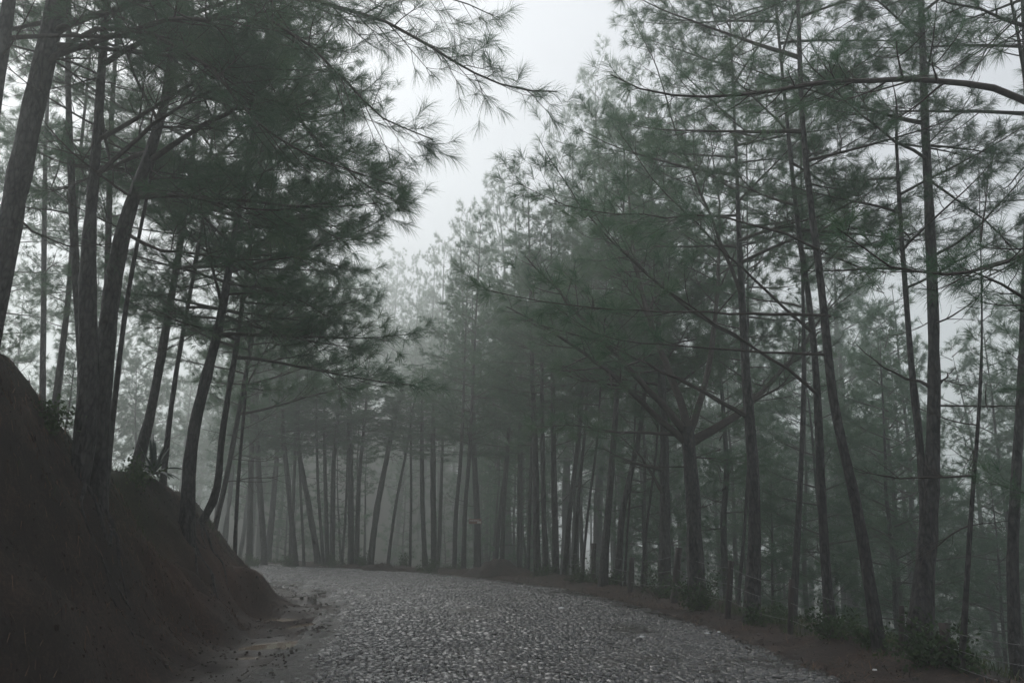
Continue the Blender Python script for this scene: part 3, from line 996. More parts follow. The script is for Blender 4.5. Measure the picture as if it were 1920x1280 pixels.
# ------------------------------------------------------------------ trees on the left bank
L_ = {}
L_['leftmost'] = make_tree([(-60, 800, 64), (-12, 600, 56), (8, 480, 54), (30, 350, 53), (72, 160, 54), (103, 30, 56)], 9.0, 13.5,
                           'big dark pine leaning right at the extreme left edge above the bank', G_L, crown=(7.5, 13.5), nb=12, blen=3.0, ndead=7, dead_z=(3, 8))
L_['corner'] = make_tree([(-130, 800, 50), (-60, 500, 44), (-20, 250, 38), (8, 60, 34)], 8.4, 13,
                         'pine whose trunk shows only in the upper left corner of the picture', G_L, crown=(7.0, 13), nb=9, blen=2.8, ndead=4)
L_['cluster_front'] = make_tree([(135, 955, 40), (150, 900, 46), (166, 800, 52), (168, 700, 46), (163, 600, 44), (164, 480, 38), (171, 390, 28), (183, 250, 24), (195, 60, 20)], 9.6, 14,
                                'massive front trunk of the tight cluster rooted low on the bank face', G_L, crown=(6.5, 14), nb=12, blen=3.0, ndead=8, dead_z=(3.5, 7))
L_['cluster_lean'] = make_tree([(182, 890, 44), (188, 800, 42), (194, 700, 40), (202, 600, 42), (219, 480, 40), (240, 390, 34), (270, 320, 27), (298, 240, 24), (325, 130, 19)], 10.2, 13.5,
                               'trunk of the bank cluster leaning right and branching wide above the road', G_L, crown=(6, 13.5), nb=14, blen=3.2, ndead=8, dead_z=(3.5, 7))
L_['cluster_left'] = make_tree([(152, 880, 24), (158, 760, 24), (152, 640, 22), (140, 480, 20), (132, 300, 17), (126, 120, 14)], 11.4, 14,
                               'slim left trunk of the bank cluster rising nearly vertical', G_L, crown=(7, 14), nb=9, blen=2.6, ndead=8, dead_z=(3.5, 8))
L_['cluster_thin'] = make_tree([(203, 862, 15), (214, 760, 13), (227, 640, 12), (243, 520, 11), (262, 440, 9), (276, 370, 8)], 10.8, 11,
                               'thin dark stem leaning right just right of the bank cluster', G_L, crown=(6.5, 11), nb=8, blen=2.2, ndead=6, dead_z=(3.2, 7))
L_['back_pale'] = make_tree([(202, 800, 18), (200, 600, 17), (204, 400, 15), (210, 200, 12)], 14.5, 16,
                            'paler trunk seen between the stems of the bank cluster', G_L, crown=(8, 16), nb=11, blen=2.8, ndead=6, dead_z=(4, 9))
L_['pale_a'] = make_tree([(80, 800, 17), (80, 700, 14), (82, 560, 12), (83, 400, 11), (86, 240, 9)], 17, 17,
                         'straight pale misty trunk standing alone left of the bank cluster', G_L, crown=(10, 17), nb=11, blen=2.4, ndead=8, dead_z=(4, 10))
L_['pale_b'] = make_tree([(100, 790, 17), (110, 700, 15), (122, 620, 14), (131, 520, 12), (140, 400, 10)], 15.5, 15,
                         'grey trunk leaning right between the pale misty trunk and the bank cluster', G_L, crown=(9, 15), nb=9, blen=2.4, ndead=6, dead_z=(4, 9))
L_['slant_a'] = make_tree([(256, 868, 30), (275, 815, 25), (285, 765, 22), (305, 650, 20), (325, 540, 17), (342, 430, 15), (360, 300, 13)], 15, 14.5,
                          'slanting pine with twigs on both sides behind the agave on the bank', G_L, crown=(6.5, 14.5), nb=21, blen=3.0, ndead=9, dead_z=(3, 6.5))
L_['slant_b'] = make_tree([(312, 840, 13), (320, 765, 12), (338, 650, 11), (358, 540, 10), (376, 450, 9), (390, 330, 7)], 16, 13.5,
                          'narrow slanting pine right behind the slanting one by the agave', G_L, crown=(6.0, 13.5), nb=18, blen=2.8, ndead=8, dead_z=(3, 6.5))
L_['bank_right'] = make_tree([(354, 905, 32), (353, 850, 28), (372, 765, 28), (388, 700, 25), (406, 640, 22), (424, 540, 19), (442, 430, 16), (470, 280, 13)], 14.2, 14,
                             'sturdy pine leaning right on the brow of the bank right of the agave', G_L, crown=(5.0, 14), nb=36, blen=3.1, ndead=7, dead_z=(2.8, 6))
L_['hook'] = make_tree([(383, 962, 15), (402, 957, 19), (415, 935, 18), (409, 865, 16), (418, 800, 14), (428, 740, 14), (445, 640, 12), (456, 560, 11), (466, 480, 9), (480, 380, 7)], 15.6, 12.5,
                       'slim pine with hooked foot growing sideways out of the bank end', G_L, crown=(4.8, 12.5), nb=33, blen=3.0, ndead=6, base_z=None, dead_z=(2.6, 6), sink=0.05)
L_['bank_back'] = make_tree([(400, 1000, 14), (415, 940, 12), (432, 860, 12), (450, 760, 11), (480, 600, 9)], 22, 14.0,
                            'slim pine behind the hooked one, close to the bank end', G_L, crown=(4.6, 14), nb=33, blen=3.3, ndead=4)

# boughs hanging over the road from the left
r_, Q_, b_ = L_['cluster_lean']
bough(r_, b_, [(255, 370, 10.2), (330, 365, 9.9), (400, 372, 9.6), (450, 395, 9.4), (540, 402, 9.2), (620, 380, 9.0)], 10, start=0.25, sec_n=20, sec_len=0.3)
bough(r_, b_, [(283, 300, 10.2), (360, 250, 9.9), (440, 200, 9.6), (520, 170, 9.3), (590, 260, 9.1), (650, 330, 8.9), (700, 370, 8.8), (748, 378, 8.8)], 12, start=0.25, sec_n=30, sec_len=0.3)
bough(r_, b_, [(240, 440, 10.2), (300, 480, 10.0), (380, 470, 9.8), (470, 500, 9.6), (560, 480, 9.4)], 8, start=0.3, sec_n=16, sec_len=0.3)
r_, Q_, b_ = L_['leftmost']
bough(r_, b_, [(98, 60, 9.0), (200, 20, 8.7), (330, -20, 8.4), (460, -25, 8.1), (600, 5, 7.9), (690, 25, 7.8), (760, 55, 7.7), (830, 105, 7.7), (880, 138, 7.6), (940, 168, 7.6), (1000, 182, 7.6), (1045, 172, 7.6)], 16,
      start=0.3, sec_n=40, sec_len=0.16, tert=5, sag=1.1, lift=1.0, nwid=0.003, tuft_n=40, vert=0.45)
bough(r_, b_, [(90, 110, 9.0), (220, 60, 8.6), (360, 30, 8.2), (500, 30, 7.9), (600, 90, 7.7), (660, 170, 7.6), (720, 235, 7.6), (770, 270, 7.6), (812, 262, 7.6)], 14,
      start=0.3, sec_n=36, sec_len=0.2, tert=5, sag=1.0, lift=1.0, nwid=0.003, tuft_n=42, vert=0.4)
bough(r_, b_, [(80, 130, 9.0), (130, 60, 8.8), (240, 45, 8.6), (330, 80, 8.4), (430, 160, 8.2), (500, 260, 8.1), (600, 300, 8.0), (690, 330, 7.9), (745, 350, 7.9)], 12, start=0.25, sec_n=32, sec_len=0.22, nwid=0.003)
bough(r_, b_, [(20, 400, 9.0), (70, 440, 8.8), (110, 465, 8.7), (180, 468, 8.6), (240, 450, 8.5)], 6, 'dead_branch', start=0.2, sec_n=9, sec_len=0.4, tert=3, tuft_n=2)
r_, Q_, b_ = L_['cluster_front']
bough(r_, b_, [(195, 120, 9.6), (300, 60, 9.3), (420, 20, 9.0), (540, -20, 8.7), (680, -40, 8.4), (800, -20, 8.3), (880, 10, 8.2), (925, 30, 8.2)], 12, start=0.3, sec_n=30, sec_len=0.2, sag=1.0, nwid=0.003, vert=0.4)
bough(r_, b_, [(180, 330, 9.6), (260, 250, 9.3), (360, 180, 9.0), (460, 140, 8.8), (560, 150, 8.6)], 11, start=0.25, sec_n=22, sec_len=0.3)
r_, Q_, b_ = L_['bank_right']
for pts in ([(440, 440, 14.2), (520, 400, 13.8), (600, 400, 13.5), (650, 440, 13.3)], [(425, 530, 14.2), (500, 540, 13.9), (570, 560, 13.6), (620, 600, 13.5)],
            [(415, 590, 14.2), (500, 620, 14), (580, 640, 13.9), (660, 650, 13.8)], [(455, 350, 14.2), (540, 290, 13.7), (620, 260, 13.3), (690, 300, 13.1)],
            [(432, 490, 14.2), (520, 470, 13.8), (600, 490, 13.4), (645, 500, 13.3)]):
    bough(r_, b_, pts, 8, start=0.2, sec_n=18, sec_len=0.42, tuft_n=50)

# ------------------------------------------------------------------ row along the far side of the bend
ROW = [  # foot x, foot y, [(x, y)...], width
    (467, 1046, [(471, 875), (474, 760)], 13), (496, 1046, [(484, 867), (481, 800)], 13), (554, 1049, [(539, 894), (531, 822)], 12),
    (570, 1047, [(563, 912), (560, 820)], 6), (597, 1051, [(576, 931), (561, 856), (557, 800)], 13), (606, 1051, [(596, 912), (593, 800)], 7),
    (614, 1048, [(610, 912), (608, 800)], 9), (623, 1049, [(625, 875), (632, 800)], 11), (659, 1055, [(657, 875), (655, 780)], 14),
    (641, 1054, [(648, 969), (652, 860)], 6), (669, 1055, [(672, 912), (679, 837), (684, 790)], 10), (694, 1055, [(707, 950), (722, 875), (737, 800), (756, 720)], 14),
    (727, 1057, [(741, 950), (752, 894), (764, 837), (776, 760)], 7), (769, 1056, [(771, 931), (770, 820)], 6), (797, 1056, [(792, 950), (791, 837)], 11),
    (814, 1059, [(812, 912), (812, 800)], 13), (852, 1066, [(854, 969), (863, 875), (868, 780)], 10), (869, 1066, [(872, 950), (880, 856)], 10),
    (895, 1066, [(895, 969), (889, 856), (887, 780)], 15), (929, 1070, [(936, 969), (948, 880)], 9), (941, 1071, [(944, 950), (953, 837)], 10),
    (974, 1073, [(974, 950), (976, 800)], 12), (990, 1077, [(993, 950), (998, 820)], 8), (1007, 1083, [(1005, 912), (1002, 800), (998, 700)], 15),
    (1024, 1084, [(1019, 950), (1017, 800)], 12), (1043, 1085, [(1039, 912), (1037, 800), (1036, 690)], 14), (1057, 1087, [(1071, 931), (1088, 800)], 11),
    (1075, 1090, [(1086, 912), (1098, 800)], 8), (1170, 1103, [(1181, 927), (1190, 820)], 5), (1201, 1108, [(1216, 954), (1231, 850)], 6),
    (1090, 1094, [(1102, 960), (1120, 830)], 6), (440, 1044, [(446, 900), (455, 800)], 9), (1382, 1146, [(1398, 972), (1404, 860)], 8)]
ORD = ['first', 'second', 'third', 'fourth', 'fifth', 'sixth', 'seventh', 'eighth', 'ninth', 'tenth', 'eleventh', 'twelfth', 'thirteenth', 'fourteenth', 'fifteenth', 'sixteenth',
       'seventeenth', 'eighteenth', 'nineteenth', 'twentieth', 'twenty-first', 'twenty-second', 'twenty-third', 'twenty-fourth', 'twenty-fifth', 'twenty-sixth', 'twenty-seventh',
       'twenty-eighth', 'twenty-ninth', 'thirtieth', 'thirty-first', 'thirty-second', 'thirty-third', 'thirty-fourth']
ROW.sort(key=lambda r: r[0])
sign_tree = None
for i, (fx, fy, path, wp) in enumerate(ROW):
    d = ground_hit(fx, fy) or 34
    d += rng.uniform(0.3, 1.5) if d < 36 else 0
    d = min(d, 38)
    lean = path[-1][0] - fx
    word = 'right-leaning' if lean > 22 else 'left-leaning' if lean < -18 else 'straight'
    thick = 'thick' if wp >= 13 else 'slim' if wp >= 9 else 'thin'
    if wp == 15 and fx == 895:
        lab = 'thick straight pine on the far roadside carrying a small nailed signboard'
    else:
        lab = '%s %s pine across the bend, %s trunk from the left' % (thick, word, ORD[i])
    cz0 = rng.uniform(3.9, 5.2)
    Htop = rng.uniform(7.0, 9.0) if 560 < fx < 835 else rng.uniform(11.5, 13.5)
    tr = make_tree([(fx, fy, wp * 1.15)] + [(x, y, wp * (1 - 0.12 * k)) for k, (x, y) in enumerate(path)], d, Htop, lab, G_F,
                   crown=(cz0, 18), blen=rng.choice([1.5, 2.0, 2.6, 3.2]) if fx < 835 else rng.choice([2.2, 2.8, 3.4]), mode='far', ndead=3, lean_keep=0.5)
    if fx == 895: sign_tree = tr + (d,)

# ------------------------------------------------------------------ the forest behind: whole trees copied in a loop
trunk_protos = []
for i in range(6):
    H = 15.5
    zs = np.linspace(-0.6, H, 12)
    P = np.stack([np.cumsum(rng.normal(0, 0.07, 12)) + zs * rng.normal(0, 0.02), np.cumsum(rng.normal(0, 0.07, 12)), zs], 1)
    P[0:1, :2] = P[1, :2]
    P[:, :2] -= P[0, :2]
    me_, Q, rr = trunk_mesh(P, 0.17 * (1 - 0.95 * np.linspace(0, 1, 12)), 'trunk', 7)
    trunk_protos.append((me_, Q))

forest_log = []
placed = [(o.location.x, o.location.y) for o in COL.objects if o.name.startswith('pine_tree')]


def forest_tree(x, y, label, group, scale=1.0, crown_from=5.0, wide=3.2, view=True):
    z = hgt(x, y)
    me_, Q = trunk_protos[int(rng.integers(0, 6))]
    root = bpy.data.objects.new('pine_tree', None)
    COL.objects.link(root)
    root.location = (x, y, z)
    root.rotation_euler = (rng.normal(0, 0.03), rng.normal(0, 0.03), rng.uniform(0, 6.28))
    root.scale = (scale,) * 3
    tag(root, label, 'tree', group)
    link('trunk', me_, root)
    wd, nd = CROWNS[int(rng.integers(0, len(CROWNS)))]
    p0 = path_at(Q, crown_from)
    sr = wide / 3.1 * rng.uniform(0.85, 1.15)
    mt = Matrix.Translation(p0) @ Matrix.Rotation(rng.uniform(0, 6.28), 4, 'Z') @ Matrix.Diagonal((sr, sr, (16.2 - crown_from) / 10.0, 1))
    link('crown', nd, root, mtx=mt)
    link('limbs', wd, root, mtx=mt)
    placed.append((x, y))
    forest_log.append((root, x, y, z, group))


def scatter(n, xr, yr, cond, label, group, gap=2.6, **kw):
    c = 0
    for _ in range(n * 60):
        if c >= n: break
        x, y = rng.uniform(*xr), rng.uniform(*yr)
        if not cond(x, y): continue
        if min((x - a) ** 2 + (y - b) ** 2 for a, b in placed) < gap * gap: continue
        kk = dict(kw)
        if 'sr' in kk:
            a, b = kk.pop('sr')
            kk['scale'] = rng.uniform(a, b)
        if 'cr' in kk:
            a, b = kk.pop('cr')
            kk['crown_from'] = rng.uniform(a, b)
        forest_tree(x, y, label, group, **kk)
        c += 1


def rt(x, y): return road_coords(x, y)[1][0]


# beyond the bend (outer side), straight ahead
scatter(18, (-28, 12), (39, 62), lambda x, y: rt(x, y) > 6.5 and x / y < 0.22 and not -0.25 < x / y < -0.07, 'misty pine standing deep in the forest beyond the bend', 'misty pines beyond the bend', gap=2.6, sr=(0.8, 1.1), cr=(1.5, 4.5))
scatter(64, (-62, 6), (66, 150), lambda x, y: -0.40 < x / y < 0.03, 'x', 'faint far pines', gap=3.6, sr=(1.1, 1.5), cr=(2.0, 4.0), wide=3.4)
scatter(16, (-12, 30), (44, 74), lambda x, y: 0.05 < x / y < 0.42 and rt(x, y) > 9, 'x', 'faint far pines', gap=4.0, sr=(1.5, 1.85), cr=(3.5, 5.5), wide=3.0)
scatter(18, (-22, 8), (36, 48), lambda x, y: rt(x, y) > 5.5 and x / y < 0.2, 'x', 'misty pines beyond the bend', gap=1.3, sr=(0.5, 0.8), crown_from=8.0, wide=2.2)
for px_, py_, d_ in ((615, 470, 96), (640, 445, 88), (668, 425, 100), (700, 438, 92), (735, 452, 98), (765, 445, 88), (800, 425, 80), (835, 400, 72), (870, 362, 64), (905, 325, 56), (958, 285, 52), (1000, 250, 47), (1045, 212, 50), (1100, 165, 48),
                     (930, 420, 47), (1150, 90, 50), (1210, 120, 46)):
    py_ += 45 if px_ < 1010 else 10
    tp_ = at(px_, py_, d_)
    forest_tree(tp_.x, tp_.y, 'x', 'faint far pines', scale=(tp_.z - hgt(tp_.x, tp_.y)) / 16.1, crown_from=rng.uniform(4.0, 5.5), wide=2.1)
# down the slope behind the fence
scatter(22, (4, 34), (19, 52), lambda x, y: rt(x, y) > 7.0 and x / y < 0.72 and x / y > 0.02, 'pine growing down the slope behind the wire fence', 'pines down the right-hand slope', gap=2.5, sr=(0.65, 0.95), cr=(2.5, 6))
scatter(16, (5, 75), (48, 100), lambda x, y: x / y < 0.75, 'fog-grey pine far down the right-hand slope', 'fog-grey pines far down the slope', gap=3.6, sr=(1.0, 1.3), cr=(3.0, 6.0))
# behind the left bank
scatter(2, (-30, -7), (20, 34), lambda x, y: rt(x, y) < -6.5 and x / y > -0.75 and x / y < -0.38, 'pine in the mist behind the left bank', 'pines behind the left bank', gap=2.8, sr=(0.75, 1.0), cr=(5, 7))
scatter(8, (-70, -12), (42, 90), lambda x, y: rt(x, y) > 6.5 and x / y > -0.8 and x / y < -0.25, 'faint pine far behind the left bank', 'faint pines far behind the bank', gap=3.8, sr=(0.9, 1.2), cr=(3, 5))

for px_, py_, d_ in ((1872, 700, 27), (1935, 670, 24), (1800, 640, 34), (1965, 600, 31), (1660, 600, 38), (1890, 560, 44)):
    tp_ = at(px_, py_, d_)
    forest_tree(tp_.x, tp_.y, 'x', 'pines down the right-hand slope', scale=(tp_.z - hgt(tp_.x, tp_.y)) / 16.1, crown_from=3.0, wide=3.4)
# young pines under the tall ones fill the view between the trunks
def young(n, xr, yr, cond, label, group, **kw):
    scatter(n, xr, yr, cond, label, group, gap=1.5, **kw)


young(14, (-26, 12), (34, 56), lambda x, y: rt(x, y) > 5.5 and x / y < 0.3, 'young bushy pine under the tall ones beyond the bend', 'young pines beyond the bend', sr=(0.3, 0.5), crown_from=0.5, wide=4.4)
young(22, (5, 34), (20, 48), lambda x, y: rt(x, y) > 6.5 and x / y < 0.72, 'young bushy pine under the tall ones down the slope', 'young pines down the right-hand slope', sr=(0.35, 0.6), crown_from=0.5, wide=4.4)
young(10, (-26, -7), (14, 34), lambda x, y: rt(x, y) < -6.5 and x / y < -0.4, 'young bushy pine behind the left bank', 'young pines behind the left bank', sr=(0.3, 0.45), crown_from=0.5, wide=4.4)

# the same forest carries on behind and beside the camera
scatter(40, (-34, 40), (-34, 13), lambda x, y: (rt(x, y) < -6.5 or rt(x, y) > 6.0) and abs(x) > 0.80 * max(y, 0) + 3.5 and math.hypot(x, y) > 9, 'pine of the surrounding forest outside the picture', 'pines beside and behind the camera', gap=2.8, sr=(0.8, 1.05), cr=(5.0, 6.5))

MARKS = [(-9999, 'left frame edge'), (40, 'leftmost leaning pine'), (175, 'bank cluster'), (275, 'agave pine'), (370, 'brow pine'), (415, 'hooked pine'), (554, 'left-leaning pine'), (659, 'straight thick pine'),
         (715, 'right-leaning pine'), (813, 'pale bush'), (890, 'signboard pine'), (1003, 'soil heap'), (1142, 'upright pine'), (1190, 'crooked pine'), (1295, 'stout forked pine'), (1408, 'knobbly pine'),
         (1535, 'medium straight pine'), (1600, 'curved slender pine'), (1742, 'two-stemmed pine'), (1822, 'bare sapling'), (1905, 'right edge pine')]
KIND = {'pines beside and behind the camera': 'pine beside or behind the camera', 'misty pines beyond the bend': 'misty pine past the bend', 'faint far pines': 'faint far pine', 'pines down the right-hand slope': 'slope pine', 'fog-grey pines far down the slope': 'fog-grey slope pine',
        'pines behind the left bank': 'pine behind the bank', 'faint pines far behind the bank': 'faint pine behind the bank', 'young pines beyond the bend': 'young pine past the bend',
        'young pines down the right-hand slope': 'young slope pine', 'young pines behind the left bank': 'young pine behind the bank'}
NTH = ['nearest', '2nd', '3rd', '4th', '5th', '6th', '7th', '8th', '9th', '10th', '11th', '12th', '13th', '14th', '15th', '16th', '17th', '18th', '19th', '20th']
NTH0 = ['nearest', 'second nearest', 'third nearest', 'fourth nearest', 'fifth nearest', 'sixth nearest', 'seventh nearest', 'eighth nearest', 'ninth nearest', 'tenth nearest', 'eleventh nearest', 'twelfth nearest']
cells = {}
for root, x, y, z, grp in forest_log:
    if 'camera' in grp: continue
    px = 960 + FPX * x / (y * CA + (z + 3 - EYE) * SA)
    k = max(i for i, (mx_, _) in enumerate(MARKS) if mx_ <= px)
    cells.setdefault((grp, k), []).append((y, root))
for (grp, k), lst in cells.items():
    lst.sort(key=lambda a: a[0])
    for i, (_, root) in enumerate(lst):
        where = ('between %s and %s' % (MARKS[k][1], MARKS[k + 1][1])) if 0 < k < len(MARKS) - 1 else ('right of the right edge pine' if k else 'left of the leftmost leaning pine')
        wrd = (NTH[i] + (' nearest ' if i else ' ')) if len(lst) > 1 else ''
        root['label'] = (wrd + KIND[grp] + ' ' + where)

# ------------------------------------------------------------------ signboard on the far pine
r_, Q_, b_, sdist = sign_tree
c = at(891, 977, sdist - 0.5)
sg = bpy.data.objects.new('signboard', None)
COL.objects.link(sg)
sg.location = c
tag(sg, 'small weathered red and white signboard nailed across a pine beyond the bend', 'sign')
ppm = sdist / FPX
m_red = mat_noise('faded_red_paint', [(0.3, (0.16, 0.075, 0.06)), (0.7, (0.26, 0.13, 0.10))], 9, (0.5, 0.8), 0)
m_wh = mat_noise('faded_white_paint', [(0.3, (0.42, 0.40, 0.38)), (0.7, (0.6, 0.58, 0.55))], 9, (0.5, 0.8), 0)


def box(name, size, loc, mat, parent=None, rot=None):
    V = np.array([(x, y, z) for x in (-.5, .5) for y in (-.5, .5) for z in (-.5, .5)]) * np.array(size)
    F = [(0, 1, 3, 2), (4, 6, 7, 5), (0, 4, 5, 1), (2, 3, 7, 6), (0, 2, 6, 4), (1, 5, 7, 3)]
    o = link(name, mesh_from(name, V, None, F, mat), parent, loc)
    if rot: o.rotation_euler = rot
    return o


box('board', (23 * ppm, 0.025, 9 * ppm), (0, 0, 0), m_red, sg)
box('painted_band', (7 * ppm, 0.006, 3.4 * ppm), (7 * ppm, -0.016, -1.5 * ppm), m_wh, sg)
x0 = -9 * ppm
for k, wl in enumerate((1.6, 1.2, 1.8, 1.4, 1.2, 1.6, 1.3)):
    box('lettering', (wl * ppm, 0.005, rng.uniform(1.6, 2.4) * ppm), (x0, -0.0155, 1.6 * ppm), m_wh, sg)
    x0 += (wl + 0.9) * ppm

# ------------------------------------------------------------------ fence
fence = bpy.data.objects.new('wire_fence', None)
COL.objects.link(fence)
fence.location = (3.9, 12, 0)
FO = np.array(fence.location)
tag(fence, 'old barbed wire fence on rough wooden posts along the right-hand verge', 'fence')
POSTS = [((1062, 1088), (1063, 1030), 8, 27.0), ((1112, 1090), (1113, 1018), 9, 24.0), ((1181, 1105), (1186, 1044), 10, 20.6), ((1262, 1117), (1273, 1026), 13, 18.0), ((1362, 1147), (1371, 1051), 11, 15.0),
         ((1478, 1185), (1484, 1085), 10, 13.0), ((1686, 1246), (1690, 1135), 9, 10.4), ((1768, 1262), (1769, 1167), 17, 9.4), ((1990, 1330), (2000, 1190), 16, 8.0)]
tops = []
for (bx, by), (tx, ty), wp, d in POSTS:
    a, b = np.array(at(bx, by, d)), np.array(at(tx, ty, d))
    gz = hgt(a[0], a[1])
    a2 = a.copy()
    a2[2] = min(gz, a[2]) - 0.15
    r = wp * d / FPX / 2
    g = Geo()
    n = 7
    P = np.array([a2 + (b - a2) * k / (n - 1) for k in range(n)]) + rng.normal(0, 0.006, (n, 3))
    P[-1] = b + np.array([0, 0, 0.0])
    g.tube(P - FO, r * (1 + rng.normal(0, 0.06, n)), 9, 0.07)
    if True:
        link('post', g.mesh('post', M['post'], True), fence)
    tops.append((a, b))
for k, f in enumerate((0.86, 0.55, 0.24)):
    for (a, b), (a1, b1) in zip(tops[:-1], tops[1:]):
        p, q = a + (b - a) * f, a1 + (b1 - a1) * f
        ts = np.linspace(0, 1, 9)
        W = p[None] * (1 - ts[:, None]) + q[None] * ts[:, None]
        W[:, 2] -= 0.05 * 4 * ts * (1 - ts)
        W[:, 1] -= 0.06
        g = Geo()
        g.tube(W - FO, 0.0035, 4)
        nbz = int(np.linalg.norm(q - p) / 0.35)
        for j in range(nbz):
            t = (j + 0.5) / nbz
            c = p * (1 - t) + q * t
            c[2] -= 0.05 * 4 * t * (1 - t)
            c[1] -= 0.06
            for sgn in (1, -1):
                g.tube(np.array([c + [-0.012, 0, -0.02 * sgn], c + [0.012, 0, 0.02 * sgn]]) - FO, 0.002, 3)
        link('wire', g.mesh('wire', M['wire']), fence)

# ------------------------------------------------------------------ mounds, puddles, scraps
def mound(px, py, d, rx, ry, h, label):
    c = at(px, py, d)
    c.z = hgt(c.x, c.y) - 0.08
    n, k = 9, 26
    V = [(0, 0, h)]
    for i in range(1, n + 1):
        f = i / n
        for j in range(k):
            a = 2 * math.pi * j / k
            wob = 1 + 0.18 * math.sin(2 * a + 1) + 0.08 * math.sin(5 * a)
            z = h * (1 - sstep(0, 1, f)) + (float(vnoise(i * 1.3, j * 0.7, 5)) * 0.28 if i < n else -0.15)
            V.append((rx * f * wob * math.cos(a), ry * f * wob * math.sin(a), z))
    F3 = [(0, 1 + j, 1 + (j + 1) % k) for j in range(k)]
    F4 = []
    for i in range(n - 1):
        for j in range(k):
            a, b = 1 + i * k + j, 1 + i * k + (j + 1) % k
            F4.append((a, a + k, b + k, b))
    o = link('soil_mound', mesh_from('soil_mound', V, F3, F4, M['soil'], True), None, c)
    tag(o, label, 'mound')
    return o


mound(938, 1075, 27.5, 1.35, 0.9, 0.55, 'dark heap of soil on the far roadside in front of the trunks')
mound(722, 1058, 31, 1.0, 0.5, 0.28, 'low litter heap at the far road edge below the leaning pine')


for (pxx, pyy, ra, rb, ro, lab) in PUDDLES:
    k = 40
    V = [(0, 0, 0)]
    for j in range(k):
        a = 2 * math.pi * j / k
        r = 1.1 + 0.05 * math.sin(3 * a + pyy) + 0.06 * math.sin(7 * a + 2)
        x, y = ra * r * math.cos(a), rb * r * math.sin(a)
        V.append((x * math.cos(ro) - y * math.sin(ro), x * math.sin(ro) + y * math.cos(ro), 0))
    F3 = [(0, 1 + j, 1 + (j + 1) % k) for j in range(k)]
    o = link('puddle', mesh_from('puddle', V, F3, None, M['water']), None, (pxx, pyy, -0.128))
    tag(o, lab, 'puddle', 'puddles in the muddy gutter')

for px, py, sz_, lab in ((1052, 1142, 0.055, 'largest white stone chip lying on the middle of the road'), (1075, 1147, 0.03, 'small white chip just right of the largest one'),
                         (1204, 1197, 0.045, 'white chip on the right part of the road by itself'), (1326, 1190, 0.04, 'flat white chip near the right road edge'),
                         (1348, 1186, 0.025, 'dull white chip right of the flat one at road edge'), (1640, 1258, 0.025, 'white chip in the litter below the curved slender pine')):
    d = ground_hit(px, py) or 12
    c = at(px, py, d)
    V, F3, F4 = SV[int(rng.integers(0, 10))]
    o = link('stone_chip', mesh_from('stone_chip', V * np.array([sz_, sz_ * 0.7, sz_ * 0.35]), F3, F4, M['white']), None, (c.x, c.y, c.z + sz_ * 0.35 + 0.012))
    tag(o, lab, 'stone', 'white chips on the ground')

# ------------------------------------------------------------------ agave on the bank
c = at(290, 868, 14.3)
c.z = hgt(c.x, c.y)
ag = bpy.data.objects.new('agave_plant', None)
COL.objects.link(ag)
ag.location = c
tag(ag, 'agave with long pointed curving leaves on top of the left bank', 'plant')
for i in range(18):
    az = i * 2.399 + rng.normal(0, 0.2)
    el = rng.uniform(0.35, 1.25)
    L = rng.uniform(0.45, 0.75)
    n = 8
    d = np.array([math.cos(az) * math.cos(el), math.sin(az) * math.cos(el), math.sin(el)])
    sdv = np.array([-math.sin(az), math.cos(az), 0])
    P, p = [], np.array([0, 0, 0.05])
    for k in range(n):
        P.append(p.copy())
        d = norm(d + np.array([0, 0, -0.16 if el < 1.0 else -0.05]))
        p = p + d * L / (n - 1)
    P = np.array(P)
    wv = 0.04 * np.array([0.8, 1, 1.1, 1.05, 0.9, 0.65, 0.35, 0.03])
    up = np.cross(sdv, d)
    V, F4 = [], []
    for k in range(n):
        V += [P[k] - sdv * wv[k] + [0, 0, 0.3 * wv[k]], P[k] - [0, 0, 0.35 * wv[k]], P[k] + sdv * wv[k] + [0, 0, 0.3 * wv[k]], P[k] + [0, 0, 0.05 * wv[k]]]
    for k in range(n - 1):
        for q in range(4):
            a, b = k * 4 + q, k * 4 + (q + 1) % 4
            F4.append((a, b, b + 4, a + 4))
    link('leaf', mesh_from('leaf', V, None, F4, M['agave'], True), ag)

# ------------------------------------------------------------------ bushes
def bush(px, py, d, size, label, nst=16, group='bushes at the road edge'):
    c = at(px, py, d)
    c.z = hgt(c.x, c.y)
    root = bpy.data.objects.new('bush', None)
    COL.objects.link(root)
    root.location = c
    tag(root, label, 'bush', group)
    g, lf = Geo(), Geo()
    for i in range(nst):
        az, el = rng.uniform(0, 6.28), rng.uniform(0.5, 1.4)
        pp = curve_path(rng.normal(0, 0.05, 3) * [1, 1, 0], (math.cos(az) * math.cos(el), math.sin(az) * math.cos(el), math.sin(el)), size * rng.uniform(0.5, 1.1), 7, 0.8, -0.2, 0.25)
        g.tube(pp, np.linspace(0.008, 0.003, 8), 4)
        for k in range(40):
            q = rng.integers(1, 8)
            p = pp[q] + rng.normal(0, 0.07, 3)
            a = norm(rng.normal(size=3))
            b = norm(np.cross(a, rng.normal(size=3)))
            l, w_ = rng.uniform(0.04, 0.09), rng.uniform(0.012, 0.025)
            V = [p, p + a * l * 0.5 + b * w_, p + a * l, p + a * l * 0.5 - b * w_]
            lf.add(V, None, [(0, 1, 2, 3)])
    link('stems', g.mesh('stems', M['twig']), root)
    link('leaves', lf.mesh('leaves', M['leaf']), root)


